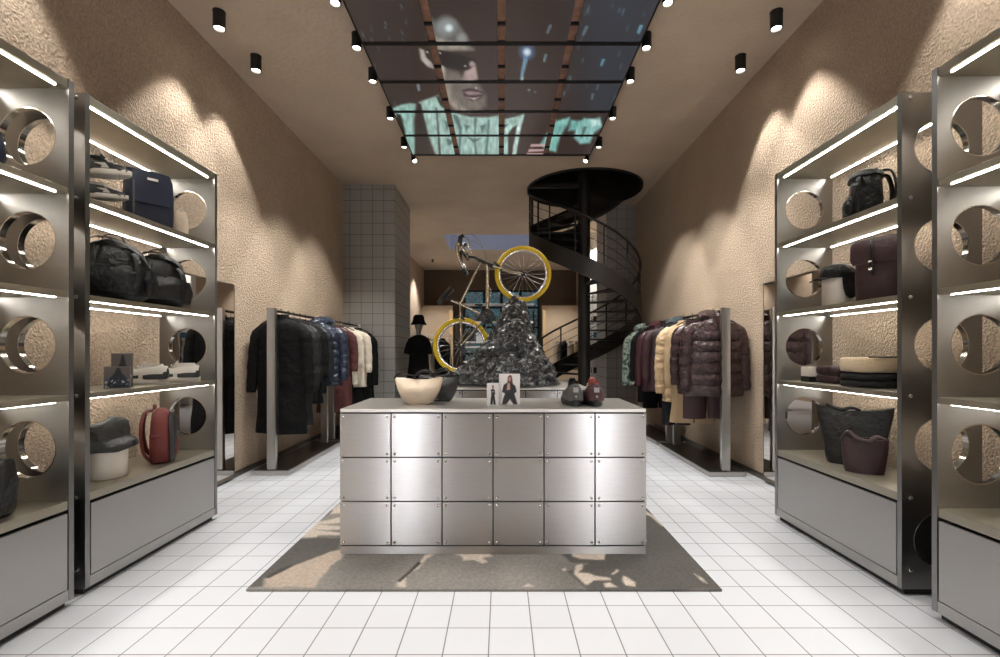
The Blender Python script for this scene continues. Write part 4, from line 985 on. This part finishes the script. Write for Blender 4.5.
def strap(t, name, m, pts, w=.018, th=.004, up=(0, 1, 0)):
    return MB().tube(smooth_path(pts), w, 10, flat=th/w, up=up).build(name, m, t)
# crescent shoulder bags on the counter
def crescent(label, x, y, w, h, d, m, z, rz=0):
    t = thing('crescent_bag', label, 'bag', (x, y, z), R(rz), 'crescent bags on the counter')
    rings = []
    for i in range(15):
        q = i/14; hw = w/2*(.52+.48*q**.6)
        rings.append([wob(p, .008, 9, w*10) + Vector((0, 0, -.018*(1-abs(cos(2*pi*k/40)))*(q**3))) for k, p in enumerate(ring(0, 0, h*q, hw, d/2*(.8+.35*sin(q*pi*.9))*(1-.72*max(0, (q-.6)/.4)**1.5), 40, 2.2, .012*q, 7))])
    MB().loft(rings).build('bag_body', m, t, angle=60)
    MB().tube([(-w*.5, 0, h*.97), (-w*.25, -.005, h*.93), (0, -.008, h*.92), (w*.25, -.005, h*.93), (w*.5, 0, h*.97)], .009, 8).build('zip_line', 'bike_black', t)
    strap(t, 'shoulder_strap', m if m == 'bag_dark' else 'nylon_black', [(-w*.5, 0, h*.98), (-w*.38, .02, h+.03), (-w*.1, -.01, h+.01), (w*.1, .02, h+.035), (w*.33, -.02, h+.02), (w*.5, 0, h*.98)], .013, .004)
    strap(t, 'carry_loop', 'nylon_grey', [(-w*.1, -.02, h*.94), (0, -.04, h+.035), (w*.2, -.03, h+.05), (w*.32, -.01, h*.96)], .008, .005)
crescent('cream crescent shoulder bag on the front counter', (419-CX)*3.36/F, 3.36, .345, .19, .15, 'bag_cream', CT+.001, 4)
crescent('dark grey crescent shoulder bag behind the cream one on the front counter', (439-CX)*3.56/F, 3.58, .32, .195, .14, 'bag_dark', CT+.001, -8)
# picture cards
vcol('print', .55)
def card(name, label, px, d, w, h, figs, rz=0):
    x = (px-CX)*d/F; t = thing('picture_card', label, 'card', (x, d, CT+.001), R(rz), 'picture cards on the counter')
    def cf(u, v):
        c = (222, 218, 216)
        for p, q in figs: c = mixc(c, q, poly_cov(u*100, (1-v)*100, p, 2))
        return c
    painted('card_sheet', 44, 60, lambda u, v: Vector((-w/2+w*u, 0, h*v)), cf, 'print', t, thick=(0, .004, 0))
    MB().add([(-.02, .004, 0), (.02, .004, 0), (.02, .06, 0), (-.02, .06, 0), (-.02, .0045, h*.6), (.02, .0045, h*.6)], [(0, 1, 2, 3), (0, 4, 5, 1), (3, 2, 5, 4), (0, 3, 4), (1, 5, 2)]).build('easel_back', 'white_card', t, smooth=False)
blk = (26, 24, 26); sk_ = (190, 150, 132)
card('picture_card', 'larger white card with a photo of a person in black with folded arms', 509.5, 3.3, .145, .215,
     [([(42,10),(50,4),(60,6),(64,20),(66,34),(50,36),(40,26)], (92,48,42)), ([(45,12),(54,11),(56,22),(48,25)], sk_), ([(22,36),(40,28),(62,30),(78,40),(84,58),(72,64),(30,64),(14,58)], blk), ([(40,30),(52,30),(54,52),(36,54)], sk_), ([(26,54),(74,52),(74,60),(28,62)], (40,36,38)), ([(30,62),(72,62),(80,80),(88,98),(70,99),(52,82),(34,99),(14,98),(20,80)], blk)])
card('picture_card', 'smaller white card with a photo of a person standing in black', 492.8, 3.24, .082, .155,
     [([(42,12),(56,10),(60,22),(46,26)], (80,50,46)), ([(46,15),(54,14),(55,22),(48,24)], sk_), ([(34,30),(48,26),(66,30),(70,48),(58,54),(38,52)], blk), ([(40,36),(60,36),(58,41),(42,41)], sk_), ([(38,52),(64,52),(70,76),(74,94),(56,94),(52,72),(48,94),(30,94),(32,74)], blk)])
# sneakers
def sneaker(label, loc, rz, m, s=1.0, m2='sole_white', tongue=None, heel=None, group='sneakers on display', pitch=0, over=None):
    t = thing('sneaker', label, 'shoe', loc, R(rz), group)
    if pitch: t.rotation_euler = (0, R(pitch), R(rz))
    L = .29*s
    def outl(z, g, top=0):
        out = []
        for k in range(40):
            a = 2*pi*k/40; x = cos(a)*L/2; w = (.046+.007*cos(a)-.006*cos(2*a))*s*g; out.append(Vector((x*(1 if g > .9 else .97), sin(a)*w*(abs(sin(a))**-.15 if abs(sin(a)) > .1 else 1), z+ (.014*max(0, cos(a))**3 if z < .01 else .006*max(0, cos(a))**3))))
        return out
    MB().loft([outl(0, .93), outl(.008, 1.02), outl(.024*s, 1.05), outl(.034*s, .98)]).build('sole', m2, t, angle=50)
    # upper: rings along the foot from heel to toe
    rings = []
    for i in range(19):
        q = i/18; x = -L*.47+L*.93*q
        hgt = (.098 if q < .12 else .1-.0*q if q < .3 else .1-.065*((q-.3)/.7)**.8)*s; 
        if q > .9: hgt *= 1-.45*(q-.9)/.1
        if q < .06: hgt *= .88
        wd = (.036+.012*sin(q*pi*.9+.2))*s*(1 if .04 < q < .94 else .72)
        rings.append([Vector((x, wd*cos(pi*k/14)*(1-.5*(sin(pi*k/14)**2)), .028*s+hgt*(sin(pi*k/14)**.62 if k not in (0, 14) else 0)*.92)) for k in range(15)])
    MB().loft(rings).build('upper', m, t, angle=60)
    MB().loft([[Vector((-.055*s+a*.052*s*1.15, b*.026*s, z)) for a, b in [(cos(2*pi*k/20), sin(2*pi*k/20)) for k in range(20)]] for z in (.1*s, .118*s, .121*s, .108*s)]).build('collar_padding', tongue or m, t, angle=60)
    MB().tube([(.01*s, 0, .085*s), (-.012*s, 0, .115*s), (-.02*s, 0, .135*s)], [.02*s, .021*s, .014*s], 10, flat=.35, up=(0, 1, 0)).build('tongue', tongue or 'nylon_grey', t)
    for k in range(4):
        x = .012*s+.024*s*k; z = .115*s-.0135*s*k
        MB().tube([(x, -.022*s, z-.014*s), (x+.004, 0, z-.003), (x, .022*s, z-.014*s)], .0028*s, 6).build('lace', 'lace_white', t)
    for s_ in (-1, 1) if not over else ():
        MB().loft([[Vector((-.02*s+.05*s*i, s_*(.0455+.0035*sin(i))*s, .04*s)), Vector((-.035*s+.045*s*i, s_*(.041+.002*sin(i))*s, .072*s)), Vector((-.02*s+.045*s*i, s_*(.041+.002*sin(i))*s, .073*s)), Vector((0+.05*s*i, s_*(.0455+.0035*sin(i))*s, .04*s))] for i in (0, .35, .7, 1)]).build('side_stripe', 'mesh_white' if m2 == 'sole_white' else 'bolt_steel', t)
    if over:
        for q0, q1, hh in ((0, .42, .72), (.5, 1, .8)):
            rr2 = []
            for i in range(9):
                q = q0+(q1-q0)*i/8; x = -L*.48+L*.95*q
                hgt = (.098 if q < .12 else .1 if q < .3 else .1-.065*((q-.3)/.7)**.8)*s
                if q > .9: hgt *= 1-.45*(q-.9)/.1
                wd = (.036+.012*sin(q*pi*.9+.2))*s*(1 if .04 < q < .94 else .72)+.0025
                rr2.append([Vector((x, wd*cos(pi*k/14)*(1-.5*(sin(pi*k/14)**2)), .028*s+hh*hgt*(sin(pi*k/14)**.62 if k not in (0, 14) else 0)*.95)) for k in range(15)])
            MB().loft(rr2).build('overlay', over, t, angle=60)
    if heel:
        MB().box(-L*.49, -L*.455, -.013*s, .013*s, .07*s, .094*s).build('heel_tab', 'heel_silver', t, smooth=False, bevel=.003)
        MB().lathe([(.008, 0), (.008, .004), (.003, .005)], (-L*.505, 0, .05*s), 12, 'X').build('heel_badge', 'heel_silver', t)
    return t
sneaker('dark grey sneaker seen from its heel on the counter', ((571-CX)*3.42/F, 3.38, CT+.001), 90, 'shoe_grey', 1.35, 'shoe_black', 'nylon_grey', 'bolt_steel', 'sneakers on the counter')
sneaker('dark red-brown sneaker with an orange tongue on the counter', ((590.5-CX)*3.42/F, 3.38, CT+.001), 90, 'shoe_brown', 1.35, 'shoe_black', 'orange', 'bolt_steel', 'sneakers on the counter')
SH = .0008
sneaker('black and white sneaker on the left shelves, nearer of the low pair', (-2.50, 3.3, 1.095+SH), 200, 'mesh_white', 1.15, tongue='lace_white', over='shoe_black')
sneaker('black and white sneaker on the left shelves, farther of the low pair', (-2.42, 3.52, 1.095+SH), 205, 'mesh_white', 1.15, tongue='lace_white', over='shoe_black')
ss = thing('shoe_stand', 'small clear stand with two levels on the top left shelf', 'stand', (-2.44, 2.93, 2.165+SH))
ac = mat('acrylic', (235, 240, 240), .05, alpha=.07)
MB().box(-.14, .14, -.06, .06, .085, .09).build('lower_plate', 'acrylic', ss, smooth=False)
MB().box(-.14, .14, -.06, .06, .225, .23).build('upper_plate', 'acrylic', ss, smooth=False)
for sx_ in (-.137, .132):
    MB().box(sx_, sx_+.005, .05, .059, 0, .225).build('stand_leg', 'acrylic', ss, smooth=False); MB().box(sx_, sx_+.005, -.06, -.051, 0, .225).build('stand_leg', 'acrylic', ss, smooth=False)
sneaker('black and white sneaker on the lower level of the clear stand', (-2.44, 2.93, 2.2565), 20, 'shoe_black', .82, tongue='lace_white')
u_ = sneaker('black and white sneaker on the upper level of the clear stand', (-2.44, 2.93, 2.3965), 10, 'shoe_black', 1.0)
MB().tube([(-.08, .01, .11), (-.06, .01, .17), (-.03, .012, .178), (-.01, .01, .12), (-.035, .0, .178), (.02, 0, .09)], .0028, 6).build('hanging_lace_loop', 'lace_white', u_)
# navy bag with white pouch
t = thing('folded_top_bag', 'navy roll-top bag standing on the top left shelf', 'bag', (-2.37, 3.2, 2.165+SH), R(52))
soft(t, 'bag_body', 'bag_navy', [(0, .125, .055), (.03, .135, .062), (.15, .138, .06), (.28, .132, .052), (.345, .125, .035), (.36, .118, .02)], e=4)
soft(t, 'front_flap', 'bag_navy', [(.13, .118, .012), (.2, .122, .014), (.3, .118, .012), (.345, .1, .008)], e=4, c=(0, -.06))
MB().box(-.03, .03, -.078, -.074, .285, .3).build('logo_print', 'lace_white', t, smooth=False)
MB().tube([(-.1, -.06, 0.02), (-.1, -.07, .15), (-.09, -.05, .33)], .008, 8, flat=.4).build('side_strap', 'nylon_black', t)
t = thing('small_pouch', 'small cream pouch leaning beside the navy bag', 'pouch', (-2.29, 3.4, 2.165+SH), R(40))
soft(t, 'pouch_body', 'bag_cream', [(0, .045, .016), (.05, .05, .02), (.1, .046, .016), (.15, .03, .01)], e=3)
MB().tube([(-.03, 0, .14), (0, 0, .18), (.03, 0, .14)], .004, 6).build('pouch_loop', 'lace_white', t)
# big black bags, second left shelf
def duffel(label, x, y, z, w, d, h, m, rz, seed):
    t = thing('duffel_backpack', label, 'bag', (x, y, z), R(rz), 'large black bags on the left shelves')
    soft(t, 'bag_body', m, [(0, w*.42, d*.42), (.03, w*.5, d*.5), (h*.3, w*.52, d*.52), (h*.6, w*.5, d*.5), (h*.82, w*.42, d*.42), (h*.94, w*.3, d*.3), (h, w*.14, d*.14)], e=3, amp=.016, sc=8, seed=seed)
    soft(t, 'front_pocket', m, [(.03, w*.3, .03), (h*.12, w*.36, .05), (h*.35, w*.37, .06), (h*.52, w*.3, .045), (h*.56, w*.2, .02)], e=2.6, c=(w*.06, -d*.47), amp=.01, seed=seed+2)
    soft(t, 'side_pocket', m, [(.03, .03, d*.3), (h*.3, .045, d*.34), (h*.5, .03, d*.26)], e=2.6, c=(w*.52, 0), amp=.008, seed=seed+4)
    strap(t, 'top_strap', 'leather_black', [(-w*.52, -.02, h*.45), (-w*.42, -.06, h*.85), (-w*.2, -.1, h*1.0), (w*.1, -.11, h*.97), (w*.42, -.08, h*.75), (w*.52, -.04, h*.5)], .018)
    strap(t, 'carry_handle', 'leather_black', [(-w*.16, .02, h*.9), (-w*.12, 0, h*1.08), (w*.1, 0, h*1.1), (w*.18, .02, h*.9)], .013)
    strap(t, 'compression_strap', 'leather_black', [(-w*.2, -d*.5, 0.02), (-w*.18, -d*.56, h*.5), (-w*.14, -d*.4, h*.85)], .012, up=(1, 0, 0))
    strap(t, 'shoulder_strap', 'nylon_black', [(w*.3, -d*.3, h*.8), (w*.42, -d*.55, h*.62), (w*.44, -d*.6, h*.3), (w*.36, -d*.56, .04)], .016, up=(1, 0, 0))
    for q in (-.18, .1): MB().box(w*q-.012, w*q+.012, -d*.62, -d*.6, h*.5, h*.56).build('buckle', 'zip', t, smooth=False, bevel=.003)
    return t
duffel('large black bag nearest the camera on the second left shelf', -2.40, 2.94, 1.63+SH, .36, .3, .37, 'nylon_black', 28, 1)
duffel('black bag behind and right of the large one on the second left shelf', -2.41, 3.33, 1.63+SH, .32, .26, .36, 'leather_black', 40, 5)
# framed pictures third left shelf
def stand_card(label, x, y, z, w, h, rz, seed):
    t = thing('picture_block', label, 'picture', (x, y, z), R(rz), 'picture blocks on the left shelves')
    rr_ = random.Random(seed)
    def cf(u, v):
        c = (92, 84, 78)
        c = mixc(c, (20, 24, 32), poly_cov(u*100, v*100, [(8, 0), (20, 45), (40, 72), (48, 96), (60, 96), (68, 70), (92, 40), (96, 0)], 3))
        q = noise.noise(Vector((u*9, v*9, seed)))
        if v < .6: c = mixc(c, (50, 80, 120), max(0, q*1.2))
        if v < .4 and q < -.3: c = (176, 176, 180)
        return c
    painted('print', 30, 40, lambda u, v: Vector((-w/2+w*u, -.0105, h*v+.004)), cf, 'print', t)
    MB().box(-w/2-.004, w/2+.004, -.01, .01, 0, h+.008).build('clear_block', 'acrylic_block', t, smooth=False, bevel=.001)
mat('acrylic_block', (120, 116, 110), .1)
stand_card('taller grey picture block on the third left shelf', -2.39, 3.0, 1.095+SH, .1, .205, 30, 3)
stand_card('lower blue and black picture block in front of the taller one', -2.34, 2.90, 1.095+SH, .12, .125, 34, 8)
# bucket hat on a cream drum
t = thing('display_drum', 'cream display drum under the bucket hat on the bottom left shelf', 'display stand', (-2.43, 2.93, .55+SH))
MB().lathe([(.103, 0), (.105, .004), (.105, .166), (.101, .17)], seg=48).build('drum', 'plinth_cream', t, angle=40)
t = thing('bucket_hat', 'crumpled black bucket hat on the cream drum, bottom left shelf', 'hat', (-2.43, 2.93, .7215))
rings = []
for z, r_ in ((-.02, .152), (.002, .148), (.02, .136), (.042, .12), (.05, .115), (.09, .112), (.125, .105), (.14, .09), (.147, .06), (.148, .01)):
    rings.append([Vector((r_*cos(a)*(1+.1*cos(a)*(z < .03)), r_*sin(a), max(.0005, z+.025+.018*sin(a*2+1)*(1 if z < .03 else .3)+.02*cos(a)*(z > .1))))+noise.noise_vector(Vector((cos(a)*2, sin(a)*2, z*14)))*.006 for a in [2*pi*k/44 for k in range(44)]])
MB().loft(rings).build('hat_crown_and_brim', 'nylon_grey', t, angle=60)
MB().lathe([(.114, .06), (.117, .062), (.117, .068), (.114, .07)], seg=40, cap=False).build('hat_band', 'nylon_black', t)
# red backpack
def backpack(name, label, loc, rz, w, d, h, m, m2, flap=True, grp='backpacks on the shelves', e=3.4, strapside=1):
    t = thing(name, label, 'backpack', loc, R(rz), grp)
    soft(t, 'bag_body', m, [(0, w*.44, d*.42), (.02, w*.5, d*.5), (h*.4, w*.5, d*.52), (h*.75, w*.49, d*.48), (h*.92, w*.45, d*.4), (h, w*.3, d*.2)], e=e, amp=.008, seed=h*9)
    if flap:
        soft(t, 'top_flap', m, [(h*.6, w*.46, d*.1), (h*.68, w*.51, d*.14), (h*.9, w*.51, d*.16), (h*.985, w*.47, d*.1)], e=4, c=(0, -d*.45), amp=.005)
        soft(t, 'flap_top', m, [(h*.93, w*.5, d*.52), (h*.985, w*.5, d*.5), (h*1.01, w*.4, d*.36)], e=3.4, amp=.006)
        strap(t, 'closing_strap', 'leather_black', [(-.01, 0, h*1.02), (-.01, -d*.5, h*.99), (-.01, -d*.625, h*.85), (-.01, -d*.62, h*.6), (-.005, -d*.56, h*.4)], .011, up=(1, 0, 0))
        for q in (.62, .5): MB().box(-.022, .0, -d*.68, -d*.64, h*q-.008, h*q+.008).build('buckle', 'bolt_steel', t, smooth=False, bevel=.002)
    else:
        soft(t, 'front_pocket', m, [(.03, w*.34, .02), (h*.15, w*.4, .035), (h*.4, w*.4, .035), (h*.5, w*.32, .015)], e=3, c=(0, -d*.5))
    for s_ in (-1, 1):
        strap(t, 'shoulder_strap', m2, [(s_*w*.16, d*.4, h*.97), (s_*w*.24, d*.72, h*.93), (s_*w*.3, d*.86, h*.6), (s_*w*.32, d*.74, h*.22), (s_*w*.4, d*.48, .03)], .022, .007, up=(1, 0, 0))
    strap(t, 'grab_handle', m2, [(-.035, d*.3, h*.99), (-.03, d*.3, h*1.06), (.03, d*.3, h*1.06), (.035, d*.3, h*.99)], .009)
    return t
t = backpack('backpack', 'red and dark backpack on the bottom left shelf', (-2.40, 3.36, .55+SH), 122, .26, .13, .37, 'bag_red', 'bag_red', flap=False)
soft(t, 'dark_front_panel', 'bag_dark', [(.01, .118, .02), (.15, .122, .03), (.3, .118, .025), (.35, .1, .012)], e=4, c=(0, -.062))
MB().tube([(-.12, -.03, .19), (-.132, .0, .19), (-.12, .06, .19)], .012, 8, flat=.3).build('side_strap', 'bag_red', t)
# unit 1 left partly seen
t = thing('tote_bag', 'black tote bag on the bottom shelf at the left edge of the photo', 'bag', (-2.43, 2.2, .55+SH), R(8))
soft(t, 'bag_body', 'leather_black', [(0, .12, .07), (.03, .14, .085), (.15, .15, .085), (.25, .145, .05), (.27, .14, .035)], e=3)
strap(t, 'handle', 'leather_black', [(.1, -.06, .22), (.17, -.1, .12), (.16, -.1, .04), (.12, -.08, .02)], .012, up=(1, 0, 0))
t = thing('folded_top_bag', 'blue bag on the top shelf at the left edge of the photo', 'bag', (-2.44, 2.16, 2.165+SH), R(10))
soft(t, 'bag_body', 'bag_navy', [(0, .13, .06), (.05, .15, .07), (.14, .14, .06), (.24, .1, .03)], e=3)
strap(t, 'handle', 'bag_navy', [(-.05, 0, .22), (0, -.02, .29), (.06, 0, .22)], .01)

# right unit
t = backpack('backpack', 'black backpack on the top right shelf', (2.37, 3.1, 2.165+SH), -122, .27, .17, .31, 'nylon_black', 'nylon_black', flap=False)
soft(t, 'grey_top_lid', 'nylon_grey', [(.27, .14, .095), (.295, .135, .09), (.318, .09, .05)], e=2.6)
strap(t, 'side_loop', 'nylon_black', [(.13, -.02, .2), (.19, -.05, .24), (.225, -.06, .2), (.22, -.06, .08), (.15, -.04, .02)], .014, up=(0, 1, 0))
backpack('backpack', 'dark burgundy flap backpack on the second right shelf', (2.40, 2.99, 1.63+SH), -64, .28, .19, .4, 'bag_wine', 'nylon_black')
t = thing('display_drum', 'cream display drum under the black cap on the second right shelf', 'display stand', (2.37, 3.36, 1.63+SH))
MB().lathe([(.09, 0), (.092, .004), (.092, .196), (.088, .2)], seg=44).build('drum', 'plinth_cream', t, angle=40)
t = thing('cap', 'black cap with ear flaps on the cream drum, second right shelf', 'cap', (2.37, 3.36, 1.832))
MB().loft([[wob(Vector((r_*cos(a)*1.08, r_*sin(a), z)), .004, 9) for a in [2*pi*k/36 for k in range(36)]] for z, r_ in ((0, .098), (.03, .102), (.06, .096), (.085, .075), (.1, .04), (.104, .008))]).build('cap_crown', 'nylon_black', t, angle=60)
MB().loft([[Vector((-.06-.09*q, -.075+.15*k/10, .008-.02*q+.012*sin(pi*k/10))) for k in range(11)]+[Vector((-.06-.09*q, .075-.15*k/10, .002-.02*q+.012*sin(pi*(10-k)/10))) for k in range(11)] for q in (0, .5, .85, 1)]).build('visor', 'nylon_black', t)
for sx_, sy_ in ((.02, -.108), (.02, .108)):
    MB().loft([ring(sx_, sy_, z, a_, .007, 20, 2) for z, a_ in ((.03, .06), (-.02, .062), (-.08, .055), (-.125, .04), (-.145, .015))]).build('ear_flap', 'nylon_black', t, angle=60)
# folded things on third right shelf
def folded(name, label, x, y, z, w, d, h, m, n=2, grp='folded knitwear on the right shelves', stripe=None):
    t = thing(name, label, 'folded clothes', (x, y, z), R(random.uniform(-4, 4)), grp)
    hh = h/n
    for i in range(n):
        rings = []
        for q in range(9):
            a = pi*q/8; rings.append([wob(p, .004, 12, i+w*9) for p in ring(0, 0, hh*(i+.5)-hh*.46*cos(a), w/2-.02*(1-sin(a)**.5), d/2-.02*(1-sin(a)**.5), 36, 5)])
        MB().loft(rings).build('folded_layer', m, t, angle=60)
    if stripe: MB().tube([(-w*.45, -d*.47, h*1.0), (-w*.2, -d*.49, h*.99), (.0, -d*.485, h*1.0), (w*.06, -d*.51, h*.5), (w*.2, -d*.5, h*.28), (w*.45, -d*.5, h*.3)], .005, 6).build('dark_edging', stripe, t)
    return t
folded('folded_blanket', 'black folded knit under the beige one on the third right shelf', 2.39, 3.0, 1.095+SH, .37, .3, .09, 'knit_black')
folded('folded_blanket', 'beige folded knit with dark edging on top of the black one', 2.39, 3.0, 1.187, .38, .3, .1, 'knit_beige', n=1, stripe='knit_black')
folded('folded_shirt', 'dark burgundy folded piece left of the knits on the third right shelf', 2.37, 3.36, 1.095+SH, .2, .22, .125, 'bag_wine', n=2)
t = thing('small_box', 'small cream box with a dark base at the far end of the third right shelf', 'box', (2.32, 3.56, 1.095+SH))
MB().box(-.05, .05, -.05, .05, .04, .11).build('box_body', 'plinth_cream', t, smooth=False, bevel=.003); MB().box(-.05, .05, -.05, .05, 0, .0395).build('box_base', 'core_dark', t, smooth=False, bevel=.003)
# bottom right shelf bags
t = thing('tote_bag', 'wide black tote bag on the bottom right shelf', 'bag', (2.43, 3.28, .55+SH), R(-28))
rings = []
for i in range(13):
    q = i/12; hw = .155+.065*q; hd = .07*(1-q)+.022
    rings.append([wob(p, .007, 8)+Vector((0, 0, .035*q*q*(abs(cos(2*pi*k/60))**2))) for k, p in enumerate(ring(0, 0, .36*q, hw, hd, 60, 2.4))])
MB().loft(rings).build('bag_body', 'leather_black', t, angle=60)
strap(t, 'rolled_handle', 'leather_black', [(-.16, 0, .4), (-.08, -.02, .37), (-.02, -.03, .385), (.03, -.03, .37)], .016, .012)
t = thing('small_shoulder_bag', 'small burgundy shoulder bag in front of the black tote', 'bag', (2.31, 3.03, .55+SH), R(-30))
rings = []
for i in range(11):
    q = i/10; rings.append([wob(p, .004, 7, 3) for p in ring(0, 0, .215*q, .1+.035*q-.01*q*q, .055*(1-.45*q), 60, 2.4)])
MB().loft(rings).build('bag_body', 'bag_wine', t, angle=60)
MB().box(-.12, .12, -.006, .006, .212, .222).build('zip_line', 'nylon_black', t, smooth=False)
strap(t, 'shoulder_strap', 'bag_wine', [(-.12, 0, .21), (-.09, -.03, .26), (-.04, -.04, .22), (.02, -.03, .205), (.06, -.02, .235), (.12, 0, .21)], .016, .005)
